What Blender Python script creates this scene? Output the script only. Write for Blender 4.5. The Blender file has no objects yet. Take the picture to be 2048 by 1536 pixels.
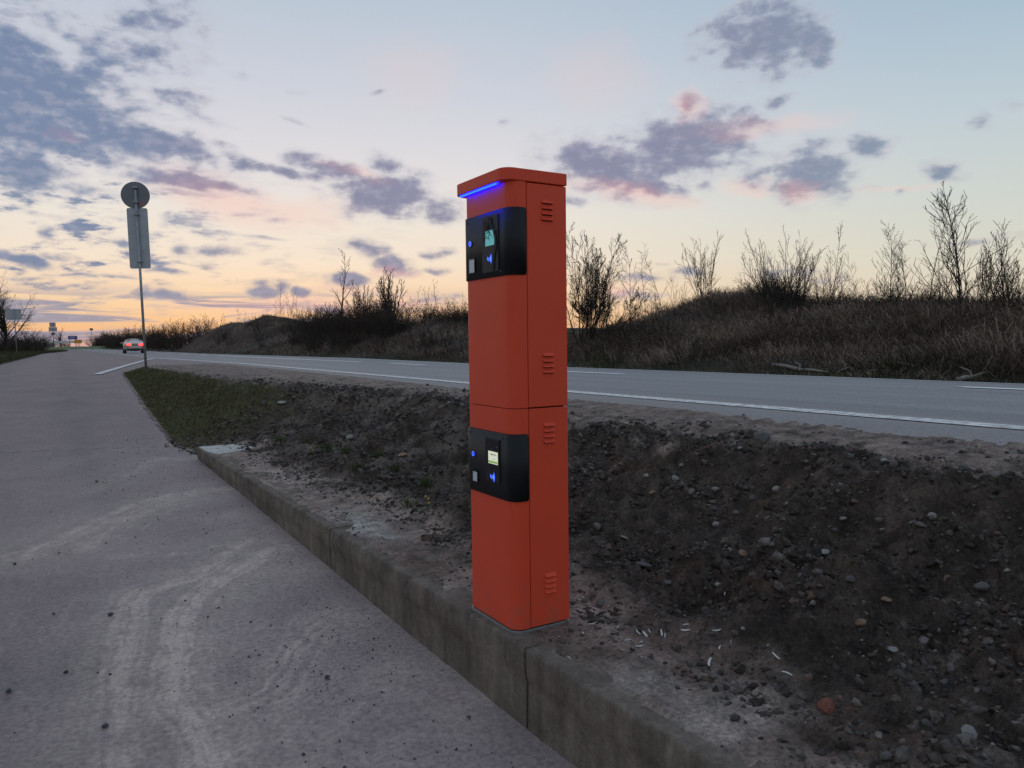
import bpy, math, random
import numpy as np
from mathutils import Vector, Matrix

S = bpy.context.scene
COL = S.collection
rad = math.radians

# ------------------------------------------------------------------ camera
# world: +Y runs along the access lane away from us, +X to the right, lane surface near us at z = 0
CAM_H = 1.65
FOCAL = 1500.0 / 2048.0
psi, pitch, roll = rad(31.35), math.atan(85 / 1500.0), rad(0.7)
fwd = np.array([math.sin(psi) * math.cos(pitch), math.cos(psi) * math.cos(pitch), -math.sin(pitch)])
r0 = np.array([math.cos(psi), -math.sin(psi), 0.0])
u0 = np.cross(r0, fwd)
RIGHT = r0 * math.cos(roll) - u0 * math.sin(roll)
UP = u0 * math.cos(roll) + r0 * math.sin(roll)
CPOS = np.array([0.0, 0.0, CAM_H])
cd = bpy.data.cameras.new('camera')
cam = bpy.data.objects.new('camera', cd)
COL.objects.link(cam)
cd.sensor_width = 36.0
cd.lens = 36.0 * FOCAL
cd.clip_start = 0.05
cd.clip_end = 12000.0
m = Matrix.Identity(4)
for i in range(3):
    m[i][0], m[i][1], m[i][2], m[i][3] = RIGHT[i], UP[i], -fwd[i], CPOS[i]
cam.matrix_world = m
S.camera = cam


def ray(px, py):
    d = fwd + RIGHT * (px - 1024) / 1500.0 - UP * (py - 768) / 1500.0
    return d / np.linalg.norm(d)


def at_z(px, py, z):
    d = ray(px, py)
    return CPOS + d * ((z - CAM_H) / d[2])


def at_x(px, py, x):
    d = ray(px, py)
    return CPOS + d * (x / d[0])


def at_y(px, py, y):
    d = ray(px, py)
    return CPOS + d * (y / d[1])


def azel(px, py):
    d = ray(px, py)
    return math.degrees(math.atan2(d[0], d[1])), math.degrees(math.asin(d[2]))


def lin(c):
    out = []
    for v in c[:3]:
        v = v / 255.0
        out.append(v / 12.92 if v <= 0.04045 else ((v + 0.055) / 1.055) ** 2.4)
    return (out[0], out[1], out[2], 1.0)


# ------------------------------------------------------------------ render settings
S.render.engine = 'CYCLES'
S.cycles.use_denoising = True
try:
    S.cycles.denoiser = 'OPENIMAGEDENOISE'
    S.cycles.denoising_prefilter = 'NONE'
except Exception:
    pass
S.cycles.use_adaptive_sampling = True
S.cycles.adaptive_threshold = 0.006
S.cycles.max_bounces = 6
S.cycles.diffuse_bounces = 3
S.cycles.glossy_bounces = 3
S.view_settings.view_transform = 'Standard'
S.view_settings.look = 'None'
S.view_settings.gamma = 1.0
S.view_settings.exposure = 0.0
S.view_settings.use_curve_mapping = False


# ------------------------------------------------------------------ node helper
class NT:
    def __init__(self, tree):
        self.t = tree
        self.n = tree.nodes
        self.l = tree.links

    def new(self, typ, **kw):
        n = self.n.new(typ)
        for k, v in kw.items():
            setattr(n, k, v)
        return n

    def put(self, sock, v):
        if isinstance(v, bpy.types.NodeSocket):
            self.l.new(v, sock)
        else:
            sock.default_value = v

    def math(self, op, a, b=0.0, c=0.0, clamp=False):
        n = self.new('ShaderNodeMath', operation=op, use_clamp=clamp)
        self.put(n.inputs[0], a)
        self.put(n.inputs[1], b)
        self.put(n.inputs[2], c)
        return n.outputs[0]

    def vmath(self, op, a, b=(0, 0, 0)):
        n = self.new('ShaderNodeVectorMath', operation=op)
        self.put(n.inputs[0], a)
        self.put(n.inputs[1], b)
        return n.outputs['Value'] if op in ('LENGTH', 'DOT_PRODUCT') else n.outputs[0]

    def smooth(self, x, a, b, lo=0.0, hi=1.0):
        n = self.new('ShaderNodeMapRange', interpolation_type='SMOOTHSTEP')
        self.put(n.inputs[0], x)
        for i, v in enumerate((a, b, lo, hi)):
            n.inputs[1 + i].default_value = v
        return n.outputs[0]

    def mix(self, f, a, b):
        n = self.new('ShaderNodeMix', data_type='RGBA')
        self.put(n.inputs[0], f)
        self.put(n.inputs[6], a)
        self.put(n.inputs[7], b)
        return n.outputs[2]

    def mul(self, a, b):
        n = self.new('ShaderNodeMix', data_type='RGBA', blend_type='MULTIPLY')
        n.inputs[0].default_value = 1.0
        self.put(n.inputs[6], a)
        self.put(n.inputs[7], b)
        return n.outputs[2]

    def noise(self, vec, scale, detail=4.0, rough=0.55, dist=0.0, lac=2.0, dim='3D'):
        n = self.new('ShaderNodeTexNoise', noise_dimensions=dim)
        if vec is not None:
            self.put(n.inputs['Vector'], vec)
        n.inputs['Scale'].default_value = scale
        n.inputs['Detail'].default_value = detail
        n.inputs['Roughness'].default_value = rough
        n.inputs['Lacunarity'].default_value = lac
        n.inputs['Distortion'].default_value = dist
        return n.outputs['Fac']

    def ramp(self, f, stops, interp='LINEAR'):
        n = self.new('ShaderNodeValToRGB')
        n.color_ramp.interpolation = interp
        e = n.color_ramp.elements
        while len(e) < len(stops):
            e.new(0.5)
        for i, (p, c) in enumerate(stops):
            e[i].position = p
            e[i].color = c
        self.put(n.inputs[0], f)
        return n.outputs[0]

    def bump(self, h, strength, dist, normal=None):
        n = self.new('ShaderNodeBump')
        n.inputs['Strength'].default_value = strength
        n.inputs['Distance'].default_value = dist
        self.put(n.inputs['Height'], h)
        if normal is not None:
            self.put(n.inputs['Normal'], normal)
        return n.outputs[0]


# ------------------------------------------------------------------ sky: dusk gradient and drifting clouds
world = bpy.data.worlds.new('World')
S.world = world
world.use_nodes = True
W = NT(world.node_tree)
W.n.clear()
SUN_AZ, SUN_EL = 15.0, 1.0
tc = W.new('ShaderNodeTexCoord')
sep = W.new('ShaderNodeSeparateXYZ')
W.l.new(tc.outputs['Generated'], sep.inputs[0])
X, Y, Z = sep.outputs
AZ = W.math('MULTIPLY', W.math('ARCTAN2', X, Y), 57.29578)
EL = W.math('MULTIPLY', W.math('ARCSINE', Z), 57.29578)
ELP = W.math('MAXIMUM', EL, 0.0)
ELT = W.math('DIVIDE', ELP, 90.0)


def stops(lst):
    return [(e / 90.0, lin(c)) for e, c in lst]


warm = W.ramp(ELT, stops([(0, (232, 168, 150)), (1.3, (249, 195, 140)), (3, (250, 214, 172)), (6, (246, 229, 208)),
                          (9, (239, 231, 220)), (13, (226, 223, 226)), (18, (208, 212, 223)), (25, (184, 199, 214)),
                          (45, (178, 193, 214)), (90, (176, 190, 213))]))
cool = W.ramp(ELT, stops([(0, (232, 206, 186)), (2, (232, 214, 190)), (5, (221, 218, 201)), (9, (209, 215, 209)),
                          (14, (194, 208, 215)), (20, (172, 194, 210)), (27, (152, 179, 202)), (45, (164, 184, 208)),
                          (90, (170, 187, 212))]))
azd = W.math('ABSOLUTE', W.math('SUBTRACT', AZ, 13.0))
base = W.mix(W.smooth(azd, 12.0, 56.0), warm, cool)
# the physical dusk sky, low sun, carries part of the gradient round the whole horizon
nish = W.new('ShaderNodeTexSky', sky_type='NISHITA')
nish.sun_disc = False
nish.sun_elevation = rad(SUN_EL)
nish.sun_rotation = rad(SUN_AZ)
nish.air_density = 1.0
nish.dust_density = 1.5
nn = W.mul(nish.outputs[0], (0.12, 0.12, 0.12, 1))
base = W.mix(0.04, base, nn)

P = W.new('ShaderNodeCombineXYZ')
W.l.new(AZ, P.inputs[0])
W.l.new(EL, P.inputs[1])
P = P.outputs[0]
Pw = W.vmath('MULTIPLY', P, (1.0, 1.9, 1.0))
warpn = W.new('ShaderNodeTexNoise', noise_dimensions='2D')
W.put(warpn.inputs['Vector'], Pw)
warpn.inputs['Scale'].default_value = 0.30
warpn.inputs['Detail'].default_value = 3.0
warp = W.vmath('SUBTRACT', warpn.outputs['Color'], (0.5, 0.5, 0.5))
Pd = W.vmath('ADD', P, W.vmath('MULTIPLY', warp, (3.4, 1.5, 0.0)))
Pe = W.vmath('ADD', P, W.vmath('MULTIPLY', warp, (1.7, 0.8, 0.0)))
nf = W.noise(Pw, 0.48, 6.0, 0.52, 0.0, dim='2D')
nf2 = W.noise(W.vmath('ADD', W.vmath('MULTIPLY', P, (0.62, 2.2, 1.0)), (31.0, 7.0, 0)), 0.48, 7.0, 0.60, 0.0, dim='2D')

# cloud bodies: centre, half width, half height in degrees of sky, tilt, thickness
CL = [
    # bank on the left
    (60, 175, 210, 90, -8, 1.15), (150, 245, 190, 70, -14, .8), (20, 130, 130, 90, 0, .95), (40, 262, 210, 40, -4, 1.0), (120, 262, 160, 30, -12, 1.0),
    (300, 285, 150, 46, -14, 1.0), (180, 215, 90, 20, -8, .5), (310, 40, 130, 60, 10, .55), (110, 50, 140, 60, -30, .42), (250, 110, 190, 60, 5, .5), (360, 195, 100, 34, -20, .5),
    (40, 335, 130, 50, -8, .8), (180, 312, 110, 16, -10, .6), (340, 358, 105, 22, -7, .85), (440, 372, 90, 12, -8, .7),
    (560, 342, 110, 14, -4, .72), (460, 305, 60, 12, -25, .5), (660, 338, 95, 20, -13, .78), (770, 328, 40, 22, -18, .6), (830, 345, 70, 12, -14, .4), (150, 372, 70, 16, -8, .5), (250, 175, 70, 16, -8, .42),
    (30, 390, 60, 14, -12, .45), (80, 430, 60, 8, -6, .4), (190, 385, 80, 14, -5, .5),
    # middle
    (775, 392, 92, 40, 0, 1.15), (880, 415, 60, 30, -12, .62), (790, 437, 60, 8, 3, .5), (730, 495, 42, 22, -4, .72),
    (790, 533, 46, 20, -10, .95), (875, 508, 34, 13, 0, .6), (685, 560, 46, 14, -8, .95), (870, 540, 34, 8, -4, .5),
    (525, 580, 40, 17, 2, .85), (605, 584, 26, 13, -8, .85), (560, 575, 30, 14, 0, .8), (340, 590, 60, 14, -8, .8), (300, 585, 30, 14, 0, .6),
    (97, 465, 17, 15, 0, .62), (235, 483, 28, 13, -8, .75), (345, 440, 32, 15, 5, .5), (370, 505, 30, 14, -6, .6), (440, 503, 60, 14, 5, .55),
    (480, 470, 100, 6, -3, .42), (560, 440, 60, 10, 0, .35), (500, 427, 60, 6, 0, .35), (320, 540, 60, 9, -4, .55),
    (45, 520, 75, 13, -4, .8), (110, 512, 45, 8, -3, .55), (150, 548, 50, 6, -2, .6), (220, 552, 60, 6, -3, .5), (60, 555, 50, 6, 0, .5),
    (120, 580, 50, 9, -3, .5), (640, 620, 130, 12, -3, .6), (880, 595, 60, 12, 5, .6), (620, 375, 40, 10, -10, .3),
    # right
    (1215, 335, 115, 44, -14, 1.2), (1300, 372, 90, 22, -15, .85), (1375, 290, 125, 54, 4, 1.25), (1465, 262, 36, 28, 20, .5), (1380, 210, 26, 26, 0, .55),
    (1510, 350, 40, 26, 10, .62), (1412, 372, 24, 18, 0, .5), (1625, 345, 74, 50, -8, 1.15), (1610, 385, 26, 16, 0, .5),
    (1735, 290, 46, 26, -4, .95), (1888, 345, 42, 22, -12, .75), (1550, 203, 42, 16, 8, .6), (1530, 75, 130, 80, 0, .9), (1630, 85, 60, 48, 0, .7),
    (1955, 240, 28, 26, 30, .5), (2030, 210, 30, 16, 10, .4), (1735, 377, 24, 8, 0, .4), (1795, 385, 18, 9, 0, .5), (1880, 393, 26, 6, 0, .4), (1850, 50, 50, 40, 0, .2),
    (1150, 400, 24, 16, 0, .5), (1240, 20, 60, 24, 0, .2), (1010, 243, 20, 10, 0, .35), (750, 188, 22, 8, 10, .35), (600, 188, 30, 8, 0, .3), (480, 155, 30, 14, 0, .28), (590, 240, 36, 8, -15, .4),
    # far right low
    (1380, 545, 60, 8, 2, .6), (1300, 555, 70, 10, 0, .55), (1960, 480, 110, 10, 4, .4), (1560, 545, 90, 14, 0, .5), (1640, 560, 70, 9, 0, .5), (1270, 590, 60, 12, 0, .6), (1330, 530, 30, 5, 0, .4),
]
PX = math.degrees(1 / 1500.0)


def local_scale(px, py):
    a0, e0 = azel(px, py)
    a1, e1 = azel(px + 10, py)
    a2, e2 = azel(px, py - 10)
    return abs(a1 - a0) / 10.0, abs(e2 - e0) / 10.0


ROTS = (-24, -13, -5, 0, 6, 20)


def field(vec, clouds):
    """soft maximum of cloud bodies; tilt taken from a few shared turned frames"""
    acc = None
    by = {}
    for c_ in clouds:
        by.setdefault(min(ROTS, key=lambda q: abs(q - c_[4])), []).append(c_)
    ci = 0
    for rot, lst in by.items():
        cr_, sr_ = math.cos(rad(rot)), math.sin(rad(rot))
        if rot:
            mp = W.new('ShaderNodeMapping', vector_type='POINT')
            W.l.new(vec, mp.inputs['Vector'])
            mp.inputs['Rotation'].default_value = (0, 0, -rad(rot))
            v0 = mp.outputs[0]
        else:
            v0 = vec
        for (px, py, rx, ry, _r, amp) in lst:
            ci += 1
            if ci % 6 == 5 and acc is not None:
                # evaluate in batches: ties the next bodies to the maximum so far (keeps the node stack short)
                v0 = W.vmath('ADD', v0, W.vmath('MULTIPLY', acc, (1e-7, 1e-7, 0.0)))
            a, e = azel(px, py)
            ar, er = a * cr_ + e * sr_, -a * sr_ + e * cr_
            sx, sy = local_scale(px, py)
            k_ = GROW * max(1.0, amp)
            ix, iy = 1.0 / (rx * sx * k_), 1.0 / (ry * sy * k_ * 1.08)
            n = W.new('ShaderNodeVectorMath', operation='MULTIPLY_ADD')
            W.l.new(v0, n.inputs[0])
            n.inputs[1].default_value = (ix, iy, 0.0)
            n.inputs[2].default_value = (-ar * ix, -er * iy, max(0.0, 1.0 - amp))
            v = W.vmath('LENGTH', n.outputs[0])
            acc = v if acc is None else W.math('MINIMUM', acc, v)
    return W.math('MAXIMUM', W.math('SUBTRACT', 1.0, acc), 0.0)


GROW = 1.5
fld = field(Pe, CL)
# loose fair-weather fragments: stronger towards the west and near the horizon
upper = W.math('MULTIPLY', W.smooth(AZ, 16.0, 3.0), W.smooth(EL, 1.0, 6.0))
frag = W.math('MULTIPLY', W.smooth(nf2, 0.46, 0.70), W.math('ADD', W.math('MULTIPLY', upper, 0.66), W.math('MULTIPLY', W.math('MULTIPLY', W.smooth(EL, 15.0, 6.0), W.smooth(AZ, 30.0, 10.0)), 0.45)))
lowb = W.math('MULTIPLY', W.smooth(EL, 4.6, 2.8), W.smooth(AZ, 36.0, 18.0))
nf3 = W.noise(W.vmath('MULTIPLY', P, (0.16, 2.1, 1.0)), 0.55, 5.0, 0.6, 0.6, dim='2D')
bank = W.math('MULTIPLY', W.smooth(nf3, 0.38, 0.54), W.math('MULTIPLY', lowb, 0.95))
edge = W.math('MULTIPLY', W.math('SUBTRACT', nf, 0.5), 1.35)
dens = W.math('ADD', W.math('MULTIPLY', fld, 1.35), W.math('MULTIPLY', edge, W.smooth(fld, 0.0, 0.22)))
dens = W.smooth(dens, 0.02, 1.02)
dens = W.math('MAXIMUM', dens, W.math('MAXIMUM', frag, bank), clamp=True)

PINK = [(450, 400, 190, 46, -10, .85), (580, 425, 160, 36, 0, .65), (640, 612, 190, 14, -2, 1.5), (800, 610, 120, 18, 0, 1.2), (1270, 385, 110, 18, -14, 1.3),
        (1600, 385, 60, 28, 0, .9), (1380, 210, 34, 34, 0, 1.1), (1530, 255, 190, 26, -2, .55), (1190, 150, 160, 110, 0, .28), (820, 150, 170, 120, 0, .25),
        (720, 345, 90, 16, -14, .6), (1500, 375, 60, 20, 0, .6), (790, 552, 60, 10, 0, .9), (690, 575, 60, 8, -5, .9), (570, 600, 120, 8, 0, .9), (1230, 580, 70, 14, 0, 1.0), (130, 272, 90, 14, 0, .3),
        (1790, 378, 110, 10, -2, .45)]
GROW = 1.15
pk = field(Pd, PINK)
pk = W.math('MULTIPLY', pk, 1.0, clamp=True)
core_c = W.mix(W.smooth(AZ, 16.0, 1.0), lin((130, 132, 160)), lin((110, 129, 162)))
core_c = W.mix(W.smooth(AZ, 38.0, 60.0), core_c, lin((132, 146, 168)))
core_c = W.mix(W.smooth(EL, 6.0, 2.0), core_c, lin((146, 147, 168)))
thin_c = W.mix(W.smooth(EL, 10.0, 4.0), lin((188, 188, 200)), lin((196, 180, 176)))
cc = W.mix(W.smooth(dens, 0.30, 0.95), thin_c, core_c)
inner = W.noise(W.vmath('ADD', Pw, (11.0, 3.0, 0)), 0.85, 4.0, 0.55, 0.0, dim='2D')
cc = W.mix(W.math('MULTIPLY', W.smooth(inner, 0.42, 0.75), 0.26), cc, lin((196, 190, 202)))
sky = W.mix(W.math('MULTIPLY', pk, 0.62), base, lin((248, 200, 188)))
cc = W.mix(W.math('MULTIPLY', pk, 0.42), cc, lin((222, 158, 160)))
sky = W.mix(W.math('MULTIPLY', dens, 0.92), sky, cc)
bg = W.new('ShaderNodeBackground')
W.l.new(sky, bg.inputs[0])
bg.inputs[1].default_value = 1.0
wo = W.new('ShaderNodeOutputWorld')
W.l.new(bg.outputs[0], wo.inputs[0])
world.cycles.sampling_method = 'NONE'

# the sun is just down behind the cloud bank: a last trace of warm light
sl = bpy.data.lights.new('sun', 'SUN')
sl.energy = 0.12
sl.angle = rad(12.0)
sl.color = (1.0, 0.72, 0.50)
sun = bpy.data.objects.new('sun', sl)
COL.objects.link(sun)
sd = Vector((math.sin(rad(SUN_AZ)) * math.cos(rad(3)), math.cos(rad(SUN_AZ)) * math.cos(rad(3)), math.sin(rad(3))))
sun.rotation_euler = sd.to_track_quat('Z', 'Y').to_euler()
sun.location = (0, 0, 40)


# ------------------------------------------------------------------ numpy noise
def _hash(ix, iy, seed):
    h = (ix.astype(np.int64) * 374761393 + iy.astype(np.int64) * 668265263 + seed * 974711) & 0xffffffff
    h = ((h ^ (h >> 13)) * 1274126177) & 0xffffffff
    h = (h ^ (h >> 16)) & 0xffffffff
    return h


def pn(x, y, seed=0):
    x = np.asarray(x, float)
    y = np.asarray(y, float)
    ix, iy = np.floor(x), np.floor(y)
    fx, fy = x - ix, y - iy
    ux, uy = fx * fx * fx * (fx * (fx * 6 - 15) + 10), fy * fy * fy * (fy * (fy * 6 - 15) + 10)

    def g(dx, dy):
        a = _hash(ix + dx, iy + dy, seed) / 4294967296.0 * 2 * np.pi
        return np.cos(a) * (fx - dx) + np.sin(a) * (fy - dy)

    return ((g(0, 0) * (1 - ux) + g(1, 0) * ux) * (1 - uy) + (g(0, 1) * (1 - ux) + g(1, 1) * ux) * uy) * 1.5


def fbm(x, y, oct=5, seed=0, gain=0.5, ridged=False):
    a, s, t = 1.0, 0.0, 0.0
    for o in range(oct):
        n = pn(x * 2 ** o + 17.3 * o, y * 2 ** o - 9.1 * o, seed + o)
        if ridged:
            n = 1 - 2 * np.abs(n)
        s = s + a * n
        t += a
        a *= gain
    return s / t


def worley(x, y, seed=0):
    """distance to the nearest of scattered cell points, and a random value of that cell"""
    x = np.asarray(x, float)
    y = np.asarray(y, float)
    ix, iy = np.floor(x), np.floor(y)
    best = np.full(x.shape, 9.0)
    val = np.zeros(x.shape)
    for dx in (-1, 0, 1):
        for dy in (-1, 0, 1):
            h = _hash(ix + dx, iy + dy, seed)
            px_ = ix + dx + (h & 0xffff) / 65536.0
            py_ = iy + dy + ((h >> 16) & 0xffff) / 65536.0
            d = np.hypot(x - px_, y - py_)
            v = ((h * 2654435761) & 0xffffffff) / 4294967296.0
            val = np.where(d < best, v, val)
            best = np.minimum(best, d)
    return best, val


def sstep(x, a, b):
    t = np.clip((np.asarray(x, float) - a) / (b - a), 0, 1)
    return t * t * (3 - 2 * t)


def ip(x, pts):
    return np.interp(x, [p[0] for p in pts], [p[1] for p in pts])


# ------------------------------------------------------------------ mesh helpers
def mesh_np(name, V, F, col=None, smooth=True):
    V = np.asarray(V, np.float32)
    F = np.asarray(F, np.int32)
    me = bpy.data.meshes.new(name)
    k = F.shape[1]
    me.vertices.add(len(V))
    me.vertices.foreach_set('co', V.ravel())
    me.loops.add(F.size)
    me.loops.foreach_set('vertex_index', F.ravel())
    me.polygons.add(len(F))
    me.polygons.foreach_set('loop_start', np.arange(0, F.size, k, dtype=np.int32))
    try:
        me.polygons.foreach_set('loop_total', np.full(len(F), k, np.int32))
    except Exception:
        pass
    if smooth:
        me.polygons.foreach_set('use_smooth', np.ones(len(F), bool))
    me.update(calc_edges=True)
    if col is not None:
        for nm, arr in col.items():
            arr = np.asarray(arr, np.float32)
            if arr.ndim == 1:
                at = me.attributes.new(nm, 'FLOAT', 'POINT')
                at.data.foreach_set('value', arr)
            else:
                at = me.attributes.new(nm, 'FLOAT_COLOR', 'POINT')
                at.data.foreach_set('color', np.c_[arr[:, :3], np.ones(len(arr))].astype(np.float32).ravel())
    return me


def link(name, me, mat=None, parent=None):
    o = bpy.data.objects.new(name, me)
    COL.objects.link(o)
    if mat is not None:
        me.materials.append(mat)
    if parent is not None:
        o.parent = parent
    return o


def empty(name, loc=(0, 0, 0), rz=0.0):
    o = bpy.data.objects.new(name, None)
    COL.objects.link(o)
    o.location = loc
    o.rotation_euler = (0, 0, rz)
    o.empty_display_size = 0.1
    return o


def tag(o, label=None, cat=None, group=None, kind=None):
    if label:
        o['label'] = label
    if cat:
        o['category'] = cat
    if group:
        o['group'] = group
    if kind:
        o['kind'] = kind
    return o


class MB:
    """collects simple solids into one mesh"""

    def __init__(self):
        self.v = []
        self.f = []

    def add(self, vs, fs):
        n = len(self.v)
        self.v += [tuple(v) for v in vs]
        self.f += [tuple(i + n for i in f) for f in fs]
        return self

    def box(self, a, b):
        x0, y0, z0 = a
        x1, y1, z1 = b
        return self.add([(x0, y0, z0), (x1, y0, z0), (x1, y1, z0), (x0, y1, z0), (x0, y0, z1), (x1, y0, z1), (x1, y1, z1), (x0, y1, z1)],
                        [(3, 2, 1, 0), (4, 5, 6, 7), (0, 1, 5, 4), (1, 2, 6, 5), (2, 3, 7, 6), (3, 0, 4, 7)])

    def prism(self, poly, z0, z1):
        n = len(poly)
        self.add([(x, y, z0) for x, y in poly] + [(x, y, z1) for x, y in poly],
                 [tuple(range(n - 1, -1, -1)), tuple(range(n, 2 * n))] + [(i, (i + 1) % n, n + (i + 1) % n, n + i) for i in range(n)])
        return self

    def prism_x(self, poly, x0, x1):
        """poly in (y, z), extruded along x from x0 to x1"""
        n = len(poly)
        self.add([(x0, y, z) for y, z in poly] + [(x1, y, z) for y, z in poly],
                 [tuple(range(n)), tuple(range(2 * n - 1, n - 1, -1))] + [(i, n + i, n + (i + 1) % n, (i + 1) % n) for i in range(n)])
        return self

    def tube(self, pts, rs, n=8, caps=True):
        pts = [Vector(p) for p in pts]
        rings = []
        for i, p in enumerate(pts):
            d = (pts[min(i + 1, len(pts) - 1)] - pts[max(i - 1, 0)]).normalized()
            a = d.orthogonal().normalized()
            b = d.cross(a)
            r = rs[i] if hasattr(rs, '__len__') else rs
            rings.append([p + (a * math.cos(2 * math.pi * k / n) + b * math.sin(2 * math.pi * k / n)) * r for k in range(n)])
        vs = [v for r in rings for v in r]
        fs = []
        for i in range(len(rings) - 1):
            for k in range(n):
                fs.append((i * n + k, i * n + (k + 1) % n, (i + 1) * n + (k + 1) % n, (i + 1) * n + k))
        if caps:
            fs.append(tuple(range(n - 1, -1, -1)))
            fs.append(tuple((len(rings) - 1) * n + k for k in range(n)))
        return self.add(vs, fs)

    def build(self, name, mat, parent=None, bevel=0.0, smooth=False, segs=2):
        me = bpy.data.meshes.new(name)
        me.from_pydata(self.v, [], self.f)
        me.update()
        o = link(name, me, mat, parent)
        if smooth:
            me.polygons.foreach_set('use_smooth', [True] * len(me.polygons))
        if bevel > 0:
            b = o.modifiers.new('bevel', 'BEVEL')
            b.width = bevel
            b.segments = segs
            b.limit_method = 'ANGLE'
            b.angle_limit = rad(40)
            b.harden_normals = False
        return o


def copy_tree(o, parent=None):
    c = o.copy()
    COL.objects.link(c)
    c.parent = parent
    for ch in list(o.children):
        copy_tree(ch, c)
    return c


# ------------------------------------------------------------------ materials
def mat(name, color, rough=0.7, metal=0.0, var=0.0, vscale=8.0, bump=0.0, bscale=60.0, spec=0.5, attr=None, coat=0.0):
    mt = bpy.data.materials.new(name)
    mt.use_nodes = True
    T = NT(mt.node_tree)
    b = T.n['Principled BSDF']
    b.inputs['Roughness'].default_value = rough
    b.inputs['Metallic'].default_value = metal
    b.inputs['Specular IOR Level'].default_value = spec
    if coat:
        b.inputs['Coat Weight'].default_value = coat
        b.inputs['Coat Roughness'].default_value = 0.15
    c = tuple(color) + (1.0,) if len(color) == 3 else tuple(color)
    tcn = T.new('ShaderNodeTexCoord')
    src = None
    if attr:
        an = T.new('ShaderNodeAttribute', attribute_name=attr)
        src = an.outputs['Color']
    else:
        src = c
    if var > 0:
        nz = T.noise(tcn.outputs['Object'], vscale, 5.0, 0.6)
        f = T.ramp(nz, [(0.28, (1 - var, 1 - var, 1 - var, 1)), (0.72, (1 + var, 1 + var, 1 + var, 1))])
        src = T.mul(src, f)
    T.put(b.inputs['Base Color'], src)
    if bump > 0:
        nz = T.noise(tcn.outputs['Object'], bscale, 4.0, 0.6)
        T.l.new(T.bump(nz, 0.6, bump), b.inputs['Normal'])
    return mt


def emit(name, color, strength):
    mt = bpy.data.materials.new(name)
    mt.use_nodes = True
    b = mt.node_tree.nodes['Principled BSDF']
    b.inputs['Base Color'].default_value = (0.01, 0.01, 0.01, 1)
    b.inputs['Emission Color'].default_value = tuple(color) + (1.0,)
    b.inputs['Emission Strength'].default_value = strength
    return mt


# ------------------------------------------------------------------ level functions of the site
LANE_Z = [(-20, 0), (2.5, -.01), (4, .03), (5.2, .07), (7.6, .15), (10.4, .205), (14, .38), (18, .60), (22, .79), (26, .88), (32, .93), (50, .945), (400, .945)]
NEAR_Z = [(-40, 1.08), (2, 1.08), (8, 1.06), (25, 1.06), (48, .95), (400, .95)]
CEN_Z = [(-40, 1.10), (4, 1.09), (11, 1.05), (24, 1.04), (48, 1.005), (90, .97), (400, .96)]
FAR_Z = [(-40, .94), (6, .935), (22, .91), (35, .95), (75, .86), (400, .88)]


def lane_z(y):
    y = np.asarray(y, float)
    k = [ip(y + d, LANE_Z) for d in (-1.5, -.75, 0, .75, 1.5)]
    return sum(k) / 5.0


def road_z(x, y):
    n, c, f = ip(y, NEAR_Z), ip(y, CEN_Z), ip(y, FAR_Z)
    z = np.where(x < 8.55, n + (c - n) * (x - 5.05) / 3.5, c + (f - c) * (x - 8.55) / 3.5)
    return z


def kerb_x(y):
    return 1.655 - .02 * (np.asarray(y, float) - 2.5)


KERB_END = 10.12
TOPZ = .36
FOOT = [(-4, 2.1), (1.2, 2.08), (2, 2.10), (2.8, 2.20), (3.3, 2.18), (4.3, 2.12), (5.4, 2.25), (6.1, 2.12), (8, 2.06), (10, 2.0), (10.5, 1.62), (11.5, 1.47), (16, 1.52), (23.5, 1.72), (25, 1.8), (27, 2.2)]
CREST = [(-4, 3.9), (1.8, 4.05), (2.1, 3.84), (2.9, 3.98), (3.5, 3.9), (4.2, 3.78), (4.9, 3.55), (6, 3.72), (7.6, 4.0), (9.4, 3.95), (10.8, 3.6), (12, 3.2), (15, 2.8), (20, 2.5), (23.6, 2.3), (25, 2.35), (27, 2.6)]


def low_z(y):
    return np.where(y < 10.1, TOPZ + .0, np.minimum(lane_z(y) + .015, 2.0)) * sstep(y, 11.2, 10.2) + (lane_z(y) + .012) * (1 - sstep(y, 11.2, 10.2))


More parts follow.
